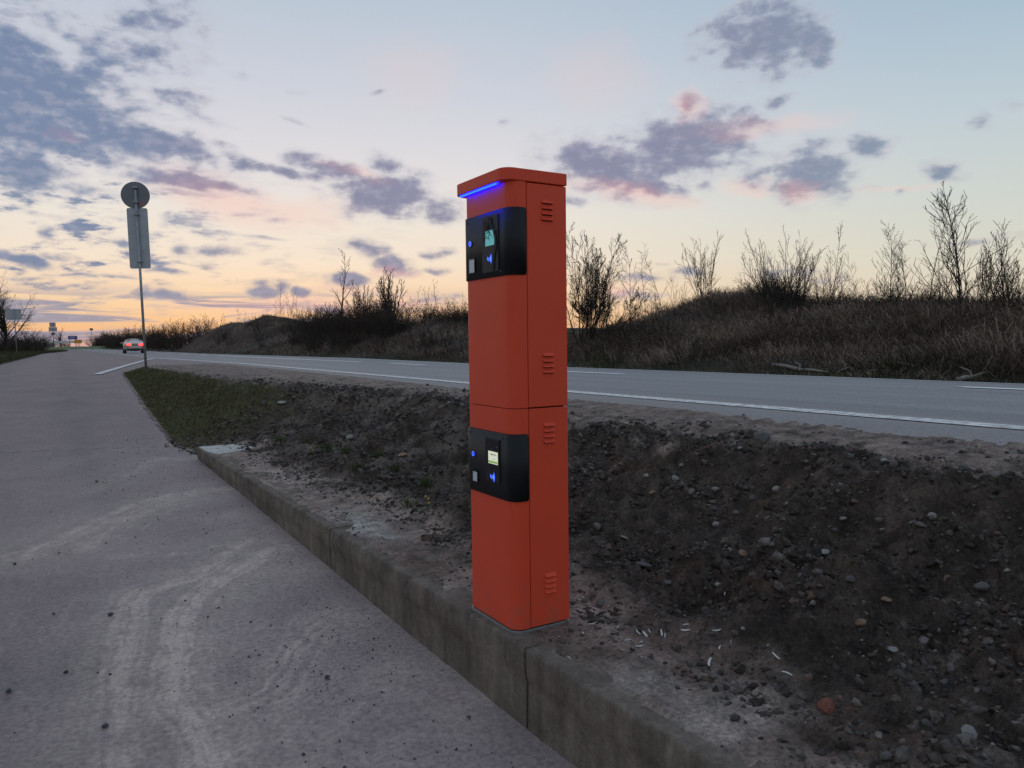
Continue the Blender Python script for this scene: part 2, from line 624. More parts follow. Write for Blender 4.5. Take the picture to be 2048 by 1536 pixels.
def soil_z(x, y, fine=True):
    x = np.asarray(x, float)
    y = np.asarray(y, float)
    wob = .16 * fbm(x * .9, y * .9, 3, 5)
    foot = ip(y, FOOT) + wob * .7 * sstep(y, 11, 9.5)
    crest = ip(y, CREST) + (wob + .10 * fbm(x * 2.5, y * 2.5, 3, 9)) * sstep(y, 14, 10)
    lo = low_z(y)
    hi = ip(y, [(-4, .93), (6, .95), (12, .97), (20, 1.0), (25, 1.0), (30, .96)])
    edge = road_z(np.full_like(x, 4.78), y) - .015
    t = np.clip((x - foot) / np.maximum(crest - foot, .05), 0, 1)
    bare = sstep(y, 12.2, 10.4)
    prof = .66 * t + .18 * t * t + .16 * sstep(t, .86, 1.0)
    prof_g = .5 * t + .5 * sstep(t, -.05, 1.05)
    prof = prof * bare + prof_g * (1 - bare)
    kk = 3.1 * t + 1.5 * fbm(x * 1.1, y * 1.1, 3, 44)
    saw = kk - np.floor(kk)
    prof = prof + (sstep(saw, .62, 1.0) - saw) * .17 * bare * sstep(t, .02, .2) * sstep(t, 1.0, .86) * np.clip(.6 + 1.2 * fbm(x * .8, y * .8, 2, 45), .15, 1.2)
    z = lo + (hi - lo) * prof
    sh = np.clip((x - crest) / np.maximum(4.78 - crest, .05), 0, 1)
    z = np.where(x > crest, hi + (edge - hi) * sh, z)
    slope = np.clip(t * 6, 0, 1) * np.clip((1 - sh) * 1.0, 0, 1)
    onsl = np.clip(t * 5, 0, 1) * sstep(sh, .35, .0)
    # dust and crumbs on the slab
    flat = 1 - np.clip(t * 5, 0, 1)
    dust = fbm(x * 3.1, y * 1.9, 4, 21)
    z = z + flat * (np.clip(dust + .02 + .5 * np.clip((x - kerb_x(y)) / .8, 0, 1), -.35, 1) * .022 - .002) * bare
    # rills and clods of the raw bank
    ang = .85
    ux, uy = x * math.cos(ang) + y * math.sin(ang), -x * math.sin(ang) + y * math.cos(ang)
    big = fbm(x * 1.7, y * 1.7, 3, 40) * .16 * (.35 + .65 * sstep(t, 1.0, .7))
    rill = fbm(ux * 1.5, uy * 4.6, 4, 50, .6, True) * .055
    z = z + onsl * bare * (big + rill)
    z = z - .035 * sstep(x - kerb_x(y), .085 + .05 * dust, .0) * sstep(y, 10.3, 10.05)
    if fine:
        qx, qy = x + .05 * fbm(x * 5, y * 5, 2, 61), y + .05 * fbm(x * 5 + 7, y * 5, 2, 62)
        cl = fbm(qx * 5.0, qy * 5.0, 5, 60, .62)
        cl2 = np.abs(fbm(qx * 10, qy * 10, 4, 70, .62))
        # separate lumps: only the tops of a coarse noise stand proud
        lump = np.clip(fbm(qx * 3.2, qy * 3.2, 4, 75, .6) - .10, 0, 1)
        z = z + onsl * bare * (cl * .050 + cl2 * .05 + lump * .15 * sstep(t, 1.0, .8))
        # torn clods: rounded cells of three sizes, some zones fine, some coarse
        wq = .07 * fbm(x * 9, y * 9, 3, 63, .6)
        msk = np.clip(.55 + 1.2 * fbm(x * 1.1, y * 1.1, 3, 64), .12, 1.2)
        for sc_, am_, sd_ in ((4.5, .060, 81), (9.0, .036, 82), (19.0, .022, 83)):
            d_, v_ = worley((x * 1.0 + wq) * sc_, (y * .85 + wq) * sc_, sd_)
            z = z + onsl * bare * msk * am_ * np.clip(1 - d_ * 1.15, 0, 1) ** .5 * (v_ ** 1.5 * 1.6)
        z = z - .085 * onsl * bare * sstep(t, .0, .5)
        z = z + onsl * (1 - bare) * (fbm(x * 4, y * 4, 4, 80, .6) * .09)
        rim = np.exp(-((sh - .16) / .22) ** 2) * (x > crest)
        z = z + rim * np.clip(fbm(x * 4.5, y * 4.5, 4, 90, .6), 0, 1) * .10
        z = z + (1 - flat) * sstep(sh, 0, .2) * sstep(sh, 1.0, .7) * fbm(x * 9, y * 9, 4, 95, .6) * .018
        z = z + flat * np.clip(fbm(x * 11, y * 11, 4, 98, .6) - .12, 0, 1) * .055 * sstep(x - kerb_x(y), .02, .2) * bare
    return z


# ------------------------------------------------------------------ ground sheet to the horizon
gm = mat('field_ground', (.075, .07, .04), .95, var=.35, vscale=.05, spec=.1)
gb = MB()
gv = [(-4500, -4500, -.07), (4500, -4500, -.07), (4500, 4500, -.07), (-4500, 4500, -.07)]
gb.add(gv, [(0, 1, 2, 3)])
tag(gb.build('ground', gm), kind='structure')

# ------------------------------------------------------------------ access lane
lane_mat = bpy.data.materials.new('dusty_asphalt')
lane_mat.use_nodes = True
T = NT(lane_mat.node_tree)
B = T.n['Principled BSDF']
tcn = T.new('ShaderNodeTexCoord')
pos = tcn.outputs['Object']
sa = T.new('ShaderNodeAttribute', attribute_name='sand').outputs['Fac']
da = T.new('ShaderNodeAttribute', attribute_name='dark').outputs['Fac']
wa = T.new('ShaderNodeAttribute', attribute_name='pink').outputs['Fac']
n1 = T.noise(pos, 1.3, 6, .62)
n2 = T.noise(pos, 38, 6, .7)
n3 = T.noise(T.vmath('MULTIPLY', pos, (26, 5, 10)), 1.0, 5, .65)
asph = T.ramp(n1, [(.25, (.188, .148, .148, 1)), (.75, (.288, .226, .220, 1))])
asph = T.mul(asph, T.ramp(n2, [(.25, (.55, .55, .57, 1)), (.5, (1, 1, 1, 1)), (.78, (1.5, 1.48, 1.44, 1))]))
asph = T.mul(asph, T.ramp(n3, [(.3, (.88, .88, .9, 1)), (.7, (1.1, 1.1, 1.08, 1))]))
vor = T.new('ShaderNodeTexVoronoi', feature='F1')
T.l.new(pos, vor.inputs['Vector'])
vor.inputs['Scale'].default_value = 110
grit = T.smooth(vor.outputs['Distance'], .18, .32)
sandc = T.ramp(n2, [(.3, (.40, .315, .265, 1)), (.7, (.62, .51, .44, 1))])
sm = T.math('MULTIPLY', sa, T.math('ADD', T.math('MULTIPLY', n2, 1.0), .45), clamp=True)
c = T.mix(sm, asph, sandc)
c = T.mix(T.math('MULTIPLY', wa, .6, clamp=True), c, (.33, .25, .235, 1))
c = T.mix(T.math('MULTIPLY', da, 1.0, clamp=True), c, (.05, .046, .046, 1))
T.l.new(c, B.inputs['Base Color'])
B.inputs['Roughness'].default_value = .88
B.inputs['Specular IOR Level'].default_value = .25
nb = T.noise(pos, 120, 4, .7)
T.l.new(T.bump(T.math('ADD', nb, T.math('MULTIPLY', n2, .7)), .55, .004), B.inputs['Normal'])


def polyline_dist(px, py, pts, signed=False):
    d = np.full(px.shape, 1e9)
    sg = np.ones(px.shape)
    for (x0, y0), (x1, y1) in zip(pts[:-1], pts[1:]):
        vx, vy = x1 - x0, y1 - y0
        L = vx * vx + vy * vy + 1e-9
        t = np.clip(((px - x0) * vx + (py - y0) * vy) / L, 0, 1)
        q = np.hypot(px - x0 - t * vx, py - y0 - t * vy)
        sg = np.where(q < d, np.sign(vx * (py - y0) - vy * (px - x0)), sg)
        d = np.minimum(d, q)
    return (d, sg) if signed else d


def on_lane(px, py):
    z = 0.0
    for _ in range(25):
        p = at_z(px, py, z)
        z = float(lane_z(p[1]))
    return p


def smooth_path(pts, n=8):
    q = [on_lane(*p)[:2] for p in pts]
    out = []
    for i in range(len(q) - 1):
        p0, p1, p2, p3 = q[max(i - 1, 0)], q[i], q[i + 1], q[min(i + 2, len(q) - 1)]
        for k in range(n):
            t = k / n
            out.append(tuple(.5 * ((2 * p1) + (-p0 + p2) * t + (2 * p0 - 5 * p1 + 4 * p2 - p3) * t * t + (-p0 + 3 * p1 - 3 * p2 + p3) * t ** 3)))
    out.append(tuple(q[-1]))
    return out


ys = [-8.0, -4, -2, -1, 0.0]
y = 0.0
while y < 330:
    y += .05 if y < .8 else (.014 if y < 3 else (.014 + (y - 3) * .0058))
    ys.append(y)
ys = np.array(ys)
NXL, NXR = 24, 210
NX = NXL + NXR


def left_edge(y):
    return ip(y, [(-20, -7), (24, -6.0), (29, -3.2), (34, -1.75), (60, -1.2), (90, -.85), (120, 1.0), (145, 2.3), (170, 2.6), (400, 2.6)])


def lane_right(y):
    r = ip(y, [(-20, 0), (KERB_END, 0), (KERB_END + .1, 0), (400, 0)])
    kx = kerb_x(np.minimum(y, 10.6)) + .06
    f = ip(y, FOOT) + .35
    r = np.where(y < 10.0, kx, np.where(y < 26, f, 4.86))
    b = sstep(y, 10.0, 11.0)
    r = np.where(y < 11.0, kx * (1 - b) + f * b, r)
    b = sstep(y, 24.0, 28.0)
    r = np.where((y > 23) & (y < 28.5), (ip(y, FOOT) + .35) * (1 - b) + 4.86 * b, r)
    return r


XL, XR = left_edge(ys) - .25, lane_right(ys)
XM = np.maximum(XL + .3, np.minimum(-.45 - .05 * np.maximum(ys, 0), XR - 1.0))
GX = np.concatenate([XL[:, None] + (XM - XL)[:, None] * np.linspace(0, 1, NXL, endpoint=False)[None, :], XM[:, None] + (XR - XM)[:, None] * np.linspace(0, 1, NXR)[None, :]], 1)
GY = np.repeat(ys[:, None], NX, 1)
GZ = lane_z(GY)
# towards the junction the apron meets the main road edge
bl = sstep(GY, 24, 29) * sstep(GX, 1.6, 4.8)
GZ = GZ * (1 - bl) + (road_z(GX, GY) - .012) * bl
sand = np.zeros_like(GX)
wx = GX + .035 * fbm(GX * 1.5, GY * 1.5, 3, 3)
wy = GY + .06 * fbm(GX * 1.5 + 9, GY * 1.5, 3, 4)
FAM = np.random.default_rng(5)
STROKES = [
    ([(470, 976), (381, 987), (293, 1004), (234, 1030), (176, 1056), (103, 1087), (60, 1110)], .075, .85),
    ([(480, 988), (366, 1007), (293, 1025), (234, 1057), (176, 1100)], .055, .70),
    ([(455, 992), (330, 1003), (270, 1026), (200, 1062)], .05, .5),
    ([(393, 917), (310, 921), (264, 946), (182, 984)], .09, .45),
    ([(560, 1050), (483, 1080), (400, 1100), (330, 1108), (230, 1112)], .05, .45),
    ([(500, 1085), (430, 1130), (376, 1157), (300, 1180), (279, 1195), (252, 1265), (242, 1351), (231, 1458), (236, 1560)], .055, .9),
    ([(560, 1098), (480, 1140), (430, 1165), (365, 1227), (344, 1308), (342, 1394), (397, 1458), (430, 1560)], .055, .95),
    ([(470, 1130), (385, 1195), (350, 1260), (330, 1330)], .06, .5),
    ([(270, 1280), (262, 1380), (256, 1540)], .035, .6),
    ([(564, 1114), (535, 1160), (505, 1205)], .03, .55),
    ([(596, 1238), (570, 1300), (548, 1351)], .025, .5),
    ([(714, 1227), (640, 1265), (600, 1320), (560, 1385), (483, 1426), (455, 1480), (462, 1560)], .085, .6),
    ([(760, 1300), (720, 1380), (660, 1450), (600, 1536)], .10, .35),
    ([(520, 1440), (560, 1500), (600, 1560)], .10, .45),
    ([(900, 1490), (760, 1500), (640, 1536)], .10, .3),
    ([(350, 890), (240, 900), (120, 930)], .12, .28),
    ([(600, 1065), (520, 1100), (450, 1150), (400, 1210)], .03, .5),
    ([(640, 1090), (560, 1150), (500, 1220), (470, 1300)], .025, .4),
]
nn1 = fbm(GX * 5, GY * 5, 4, 12, .6)
nn2 = fbm(GX * 14, GY * 9, 4, 13, .65)
SW = []
for pts, w, a in STROKES:
    q = np.array(smooth_path(pts))
    SW.append((q, w, a))
    tg_ = np.gradient(q, axis=0)
    nr_ = np.c_[tg_[:, 1], -tg_[:, 0]] / (np.linalg.norm(tg_, axis=1)[:, None] + 1e-9)
    for _ in range(4):
        i0 = FAM.integers(0, max(1, len(q) // 2))
        i1 = min(len(q), i0 + FAM.integers(max(4, len(q) // 3), len(q) + 1))
        off = FAM.normal(0, .13) + np.linspace(0, FAM.normal(0, .08), i1 - i0)
        SW.append((q[i0:i1] + nr_[i0:i1] * off[:, None], FAM.uniform(.030, .090), a * FAM.uniform(.25, .65)))
for pts, w, a in SW:
    w = w * 2.7
    bx = (GX > pts[:, 0].min() - .6) & (GX < pts[:, 0].max() + .6) & (GY > pts[:, 1].min() - .6) & (GY < pts[:, 1].max() + .6)
    d = np.full(GX.shape, 9.0)
    sg_ = np.ones(GX.shape)
    d[bx], sg_[bx] = polyline_dist(wx[bx], wy[bx], [tuple(p_) for p_ in pts], True)
    sgn = d * sg_
    fil = .80 + 1.3 * fbm(sgn * 22 + 3 + .7 * nn1 + w * 90, GY * .3 + GX * .25, 4, 14, .6)
    sand = np.maximum(sand, 1.05 * a * np.exp(-(d / w) ** 2) * np.clip(fil, .25, 1.35) * np.clip(.95 + nn1 * .9 + .5 * nn2, .2, 1.6))
    sand = np.maximum(sand, .42 * a * np.exp(-(d / (w * 2.6)) ** 2) * np.clip(.65 + 1.0 * fil * .6 + nn1 * .6, .05, 1.4))
kd = kerb_x(GY) - GX
broad = sstep(GX, .0, .8) * sstep(GY, 9, 6.5) * .50 * np.clip(.55 + 1.2 * fbm(GX * 1.4 + 5, GY * 1.4, 4, 16), 0, 1)
sand = np.maximum(sand, broad)
sand = np.maximum(sand, .36 * np.exp(-np.clip(kd, 0, 9) / .10) * (GY < 10.3) * np.clip(.6 + nn1, 0, 1))
# dust blown along the grass edge and over the junction
gd = (ip(GY, FOOT) - GX)
pinkm = sstep(GY, 9.5, 12) * sstep(GY, 30, 24) * np.exp(-np.clip(gd - .12, 0, 9) / .38) * np.clip(.7 + .8 * fbm(GX * 2, GY * .5, 3, 18), 0, 1)
pinkm = np.maximum(pinkm, .55 * sstep(GY, 20, 32) * np.clip(.65 + .9 * fbm(GX * .6, GY * .2, 4, 19), 0, 1))
pinkm = np.maximum(pinkm, .34 * sstep(GY, 4, 7))
dark = np.zeros_like(GX)
# rubber-darkened wheel path, an old joint across the lane
for xc, w, a in ((.35, .38, .20), (-1.35, .4, .2)):
    dark = np.maximum(dark, a * np.exp(-((GX - xc - .03 * GY * 0) / w) ** 2) * sstep(GY, 6, 9) * np.clip(.6 + .9 * fbm(GX * 2, GY * .35, 3, 23), 0, 1.2))
dark = np.maximum(dark, .20 * sstep(GX, .55, .25) * sstep(GY, 6, 4) * np.clip(.6 + fbm(GX, GY, 3, 24), 0, 1))
j0, j1 = on_lane(0, 905)[:2], on_lane(330, 893)[:2]
jd = polyline_dist(GX, GY + .05 * fbm(GX * 3, GY * 0 + 1, 3, 27), [tuple(j0), tuple(j1)])
dark = np.maximum(dark, .55 * np.exp(-(jd / .022) ** 2))
spk = sstep(fbm(GX * 17, GY * 17, 3, 30, .7), .34, .50) * np.clip(np.maximum(sand, .25 * np.exp(-np.clip(kd, 0, 9) / .35)), 0, 1)
dark = np.maximum(dark, .55 * spk)
GZ = GZ + sand * .010 * np.clip(.3 + nn1, 0, 1.5) + .004 * fbm(GX * 1.2, GY * 1.2, 3, 31)


def grid_faces(ny, nx):
    i = np.arange(ny - 1)[:, None] * nx + np.arange(nx - 1)[None, :]
    i = i.ravel()
    return np.c_[i, i + 1, i + nx + 1, i + nx]


V = np.c_[GX.ravel(), GY.ravel(), GZ.ravel()]
lane = link('access_lane', mesh_np('access_lane', V, grid_faces(len(ys), NX), {'sand': sand.ravel(), 'dark': dark.ravel(), 'pink': pinkm.ravel()}), lane_mat)
tag(lane, kind='structure')

# ------------------------------------------------------------------ main road
road_mat = bpy.data.materials.new('road_asphalt')
road_mat.use_nodes = True
T = NT(road_mat.node_tree)
B = T.n['Principled BSDF']
tcn = T.new('ShaderNodeTexCoord')
pos = tcn.outputs['Object']
n2 = T.noise(pos, 30, 6, .75)
n3 = T.noise(T.vmath('MULTIPLY', pos, (2.2, .10, 1)), 1.0, 5, .6)
n4 = T.noise(T.vmath('MULTIPLY', pos, (.6, .12, 1)), 1.0, 4, .6)
c = T.ramp(n3, [(.3, (.205, .200, .202, 1)), (.7, (.295, .282, .280, 1))])
c = T.mul(c, T.ramp(n2, [(.25, (.62, .62, .62, 1)), (.5, (1, 1, 1, 1)), (.8, (1.45, 1.45, 1.42, 1))]))
sx = T.new('ShaderNodeSeparateXYZ')
T.l.new(pos, sx.inputs[0])
edge_dust = T.math('MULTIPLY', T.smooth(sx.outputs[0], 5.7, 4.85), T.smooth(n4, .25, .7))
far_dust = T.math('MULTIPLY', T.smooth(sx.outputs[1], 18, 60), T.smooth(n4, .3, .75))
c = T.mix(T.math('MULTIPLY', edge_dust, .85), c, (.27, .225, .205, 1))
c = T.mix(T.math('MULTIPLY', far_dust, .75), c, (.25, .215, .205, 1))
T.l.new(c, B.inputs['Base Color'])
B.inputs['Roughness'].default_value = .75
B.inputs['Specular IOR Level'].default_value = .35
T.l.new(T.bump(n2, .5, .006), B.inputs['Normal'])
ry = np.r_[np.arange(-40, 0, 4), np.arange(0, 60, .5), np.arange(60, 400, 4)]
rx = np.array([4.55, 4.75, 4.9, 5.05, 5.6, 6.3, 6.8, 7.3, 7.9, 8.55, 9.2, 9.8, 10.3, 10.8, 11.4, 12.05, 12.22, 12.4])
RX, RY = np.meshgrid(rx, ry)
RZ = road_z(RX, RY) - .012 * np.exp(-((RX - 5.95) / .35) ** 2) - .012 * np.exp(-((RX - 7.6) / .35) ** 2) - .01 * np.exp(-((RX - 9.5) / .4) ** 2)
RZ = RZ - .05 * (RX < 4.6) - .06 * (RX > 12.35)
road = link('main_road', mesh_np('main_road', np.c_[RX.ravel(), RY.ravel(), RZ.ravel()], grid_faces(len(ry), len(rx))), road_mat)
tag(road, kind='structure')

paint = bpy.data.materials.new('worn_road_paint')
paint.use_nodes = True
T = NT(paint.node_tree)
B = T.n['Principled BSDF']
tcn = T.new('ShaderNodeTexCoord')
pn_ = T.noise(tcn.outputs['Object'], 14, 6, .7)
c = T.ramp(pn_, [(.36, (.24, .205, .185, 1)), (.46, (.52, .49, .47, 1)), (.56, (.74, .72, .70, 1)), (.75, (.82, .80, .78, 1))])
T.l.new(c, B.inputs['Base Color'])
B.inputs['Roughness'].default_value = .7


fresh = mat('bright_road_paint', (.80, .79, .77), .6, var=.12, vscale=9)


def line_strip(name, xc, w, y0, y1, dz=.006, zf=None):
    yy = np.linspace(y0, y1, max(2, int((y1 - y0) / .5) + 1))
    jit = .010 * fbm(yy * 3, yy * 0 + xc, 3, 7)
    vs, fs = [], []
    a = np.c_[xc - w / 2 + jit, yy, road_z(np.full_like(yy, xc - w / 2), yy) + dz]
    b = np.c_[xc + w / 2 + jit * .6, yy, road_z(np.full_like(yy, xc + w / 2), yy) + dz]
    V = np.stack([a, b], 1).reshape(-1, 3)
    o = link(name, mesh_np(name, V, grid_faces(len(yy), 2)), fresh if name == 'lane_dash' or xc > 10 else paint, road)
    return o


line_strip('edge_line', 5.05, .21, -40, 47.5)
line_strip('edge_line', 5.05, .14, 52, 54)
for k in range(10):
    line_strip('edge_line', 5.05, .14, 58 + k * 8, 61 + k * 8)
line_strip('edge_line', 12.02, .24, -40, 300)
for y0 in (-6, 2.05, 10.3, 18.55):
    line_strip('lane_dash', 8.55, .25, y0, y0 + 2.45)
line_strip('lane_dash', 8.55, .25, 23.6, 48.5)
for k in range(12):
    line_strip('lane_dash', 8.55, .25, 52 + k * 9, 55 + k * 9)
# painted line sweeping out of the junction
jp = [(195, 749.5), (222, 741), (245, 734), (270, 727), (295, 720), (310, 716.5)]
jy = np.array([23.4, 26.0, 29.0, 34.0, 41.0, 47.6])


def apron_z(x, y):
    z = lane_z(y)
    b = sstep(y, 24, 29) * sstep(x, 1.6, 4.8)
    return z * (1 - b) + (road_z(x, y) - .012) * b


jc = []
for p in jp:
    z = .9
    for _ in range(30):
        q = at_z(p[0], p[1], z)
        z = float(apron_z(np.array(q[0]), np.array(q[1])))
    jc.append(q)
jc = np.array(jc)
tt = np.linspace(0, 1, 40)
cum = np.r_[0, np.cumsum(np.hypot(np.diff(jc[:, 0]), np.diff(jc[:, 1])))]
cum /= cum[-1]
jx, jyy = np.interp(tt, cum, jc[:, 0]), np.interp(tt, cum, jc[:, 1])
nxv, nyv = np.gradient(jyy), -np.gradient(jx)
ln = np.hypot(nxv, nyv)
A = np.c_[jx - nxv / ln * .11, jyy - nyv / ln * .11]
Bb = np.c_[jx + nxv / ln * .11, jyy + nyv / ln * .11]
V = np.stack([np.c_[A, apron_z(A[:, 0], A[:, 1]) + .018], np.c_[Bb, apron_z(Bb[:, 0], Bb[:, 1]) + .018]], 1).reshape(-1, 3)
link('junction_line', mesh_np('junction_line', V, grid_faces(40, 2)), paint, lane)

# ------------------------------------------------------------------ raw earth bank, grass slope and gravel shoulder
soil_mat = bpy.data.materials.new('bank_soil')
soil_mat.use_nodes = True
T = NT(soil_mat.node_tree)
B = T.n['Principled BSDF']
tcn = T.new('ShaderNodeTexCoord')
pos = tcn.outputs['Object']
ca = T.new('ShaderNodeAttribute', attribute_name='Col').outputs['Color']
n1 = T.noise(pos, 9, 6, .65)
n2 = T.noise(pos, 55, 5, .7)
c = T.mul(ca, T.ramp(n1, [(.30, (.50, .50, .50, 1)), (.70, (1.6, 1.54, 1.48, 1))]))
c = T.mul(c, T.ramp(n2, [(.28, (.45, .45, .45, 1)), (.72, (1.75, 1.7, 1.66, 1))]))
T.l.new(c, B.inputs['Base Color'])
B.inputs['Roughness'].default_value = .95
B.inputs['Specular IOR Level'].default_value = .15
nb = T.noise(pos, 70, 6, .72)
T.l.new(T.bump(nb, 1.0, .022), B.inputs['Normal'])

ys2 = [-3.0]
y = -3.0
while y < 27.0:
    y += max(.011, .0048 * abs(y) + .0035) if y > .6 else .10
    ys2.append(y)
ys2 = np.array(ys2)
NS = 300
sx0 = np.where(ys2 < 10.12, kerb_x(ys2) + .012, ip(ys2, FOOT) - .10)
b = sstep(ys2, 10.10, 10.5)
sx0 = np.where((ys2 > 10.05) & (ys2 < 10.6), (kerb_x(ys2) + .012) * (1 - b) + (ip(ys2, FOOT) - .10) * b, sx0)
sx0 = np.where(ys2 > 10.6, ip(ys2, FOOT) - .10 + .05 * pn(ys2 * 2.2, ys2 * 0, 3) + .03 * pn(ys2 * 7, ys2 * 0, 4), sx0)
us = np.linspace(0, 1, NS)
SX = sx0[:, None] + (4.80 - sx0)[:, None] * us[None, :]
SY = np.repeat(ys2[:, None], NS, 1)
SZ = soil_z(SX, SY)
foot = ip(SY, FOOT)
crest = ip(SY, CREST)
tn = np.clip((SX - foot) / np.maximum(crest - foot, .05), -1, 3)
bare = sstep(SY, 12.2, 10.4)
w1 = fbm(SX * 1.6, SY * 1.6, 4, 101)
w2 = fbm(SX * 4.2, SY * 4.2, 4, 102)
C_soil = np.array([.064, .051, .044])
C_dust = np.array([.330, .262, .235])
C_pink = np.array([.185, .128, .112])
C_grav = np.array([.220, .178, .160])
C_grass = np.array([.060, .056, .028])
C_conc = np.array([.36, .345, .325])
w3 = fbm(SX * 3.1 + 5, SY * 3.1, 4, 108, .6)
col = C_soil[None, None, :] * (1 + .25 * w2[..., None] + .9 * np.clip(w3 + .05, -.5, 1)[..., None])
red = sstep(w1, .12, .5) * .5
col = col * (1 - red[..., None]) + np.array([.095, .060, .045]) * red[..., None]
# slope top crumbs lighter where the gravel has slid
slid = sstep(fbm(SX * 2.0 + 4, SY * 2.0, 4, 103), -.12, .30) * .85 * sstep(SY, 4.6, 6.5)
col = col * (1 - slid[..., None]) + np.array([.135, .112, .100]) * slid[..., None]
topk = sstep(tn + .14 * w2 + .16 * w1, .14, -.04)
dust = topk * np.clip(.72 + .8 * fbm(SX * 2.6, SY * 1.6, 4, 104), 0, 1)
d2 = C_dust * (1 - .55 * sstep(fbm(SX * 1.1, SY * .9, 3, 105), -.05, .35)[..., None]) + C_pink * .45 * sstep(fbm(SX * 1.1, SY * .9, 3, 105), -.05, .35)[..., None]
col = col * (1 - dust[..., None]) + d2 * dust[..., None]
near_dark = sstep(SY, 2.95, 2.3) * sstep(SX - kerb_x(SY), .25, .6)
near_dark = near_dark * topk * np.clip(.4 + fbm(SX * 2.5, SY * 2.5, 4, 109), 0, 1) * .9
col = col * (1 - near_dark[..., None]) + C_soil * 1.3 * near_dark[..., None]
# bare pale concrete showing through on the slab
for (px, py, rx_, ry_, a) in ((440, 897, .30, .55, 1.0), (720, 1048, .16, .62, 1.0), (1290, 1370, .12, .22, .55), (1440, 1440, .30, .16, .45), (910, 1190, .10, .3, .45), (560, 950, .05, .8, .4)):
    q = at_z(px, py, TOPZ)
    e = np.exp(-(((SX - q[0]) / rx_) ** 2 + ((SY - q[1]) / ry_) ** 2) ** 2 * 1.2) * a * np.clip(.75 + 1.0 * w2, 0, 1)
    col = col * (1 - e[..., None]) + C_conc * e[..., None]
# gravel shoulder
shd = sstep(tn + .26 * w2 + .22 * w1, 1.0, 1.14)
g = C_grav * (1 + .35 * fbm(SX * 3, SY * 1.2, 4, 106)[..., None])
clod = sstep(fbm(SX * 5, SY * 4, 4, 107, .6), .08, .34) * sstep(SX, 4.62, 4.3)
g = g * (1 - clod[..., None] * .72) + C_soil * clod[..., None] * .72
col = col * (1 - shd[..., None]) + g * shd[..., None]
gr = (1 - bare) * sstep(tn, 1.02, .86) * sstep(tn, -.08, .04)
gcol = C_grass * (1 + .4 * w2[..., None])
col = col * (1 - gr[..., None]) + gcol * gr[..., None]
col = np.clip(col, .012, .6)
V = np.c_[SX.ravel(), SY.ravel(), SZ.ravel()]
bank = link('earth_bank', mesh_np('earth_bank', V, grid_faces(len(ys2), NS), {'Col': col.reshape(-1, 3)}), soil_mat)
tag(bank, kind='structure')


def bank_hit(px, py):
    """first point of the bank surface seen along a direction"""
    d = ray(px, py)
    t0, t1 = 1.5, 40.0
    for n in (500, 40, 20):
        ts = np.linspace(t0, t1, n)
        p = CPOS[None, :] + d[None, :] * ts[:, None]
        z = soil_z(p[:, 0], p[:, 1])
        k = int(np.argmax(p[:, 2] < z))
        t0, t1 = ts[max(k - 1, 0)], ts[k]
    return np.array([p[k, 0], p[k, 1], z[k]])


# ------------------------------------------------------------------ concrete platform with kerb wall
conc = bpy.data.materials.new('weathered_concrete')
conc.use_nodes = True
T = NT(conc.node_tree)
B = T.n['Principled BSDF']
tcn = T.new('ShaderNodeTexCoord')
pos = tcn.outputs['Object']
n1 = T.noise(pos, 3.2, 6, .65)
n2 = T.noise(pos, 45, 5, .7)
n3 = T.noise(T.vmath('MULTIPLY', pos, (14, 14, 1.3)), 1.0, 5, .65)
c = T.ramp(n1, [(.28, (.088, .070, .060, 1)), (.5, (.145, .118, .101, 1)), (.75, (.225, .187, .160, 1))])
c = T.mul(c, T.ramp(n3, [(.3, (.66, .66, .66, 1)), (.62, (1.15, 1.14, 1.1, 1))]))
c = T.mul(c, T.ramp(n2, [(.25, (.7, .7, .7, 1)), (.75, (1.25, 1.25, 1.22, 1))]))
moss = T.math('MULTIPLY', T.smooth(T.noise(pos, 6, 4, .6), .56, .72), .3)
c = T.mix(moss, c, (.10, .085, .068, 1))
T.l.new(c, B.inputs['Base Color'])
B.inputs['Roughness'].default_value = .92
B.inputs['Specular IOR Level'].default_value = .2
vor = T.new('ShaderNodeTexVoronoi', feature='F1')
T.l.new(pos, vor.inputs['Vector'])
vor.inputs['Scale'].default_value = 34
pit = T.smooth(vor.outputs['Distance'], .05, .22)
T.l.new(T.bump(T.math('ADD', T.math('MULTIPLY', pit, .5), T.math('ADD', n2, n1)), .7, .008), B.inputs['Normal'])

platform = empty('concrete_platform', (1.6, 2.5, 0))
tag(platform, 'long low concrete platform with cracked kerb wall carrying the red terminal', kind='structure')


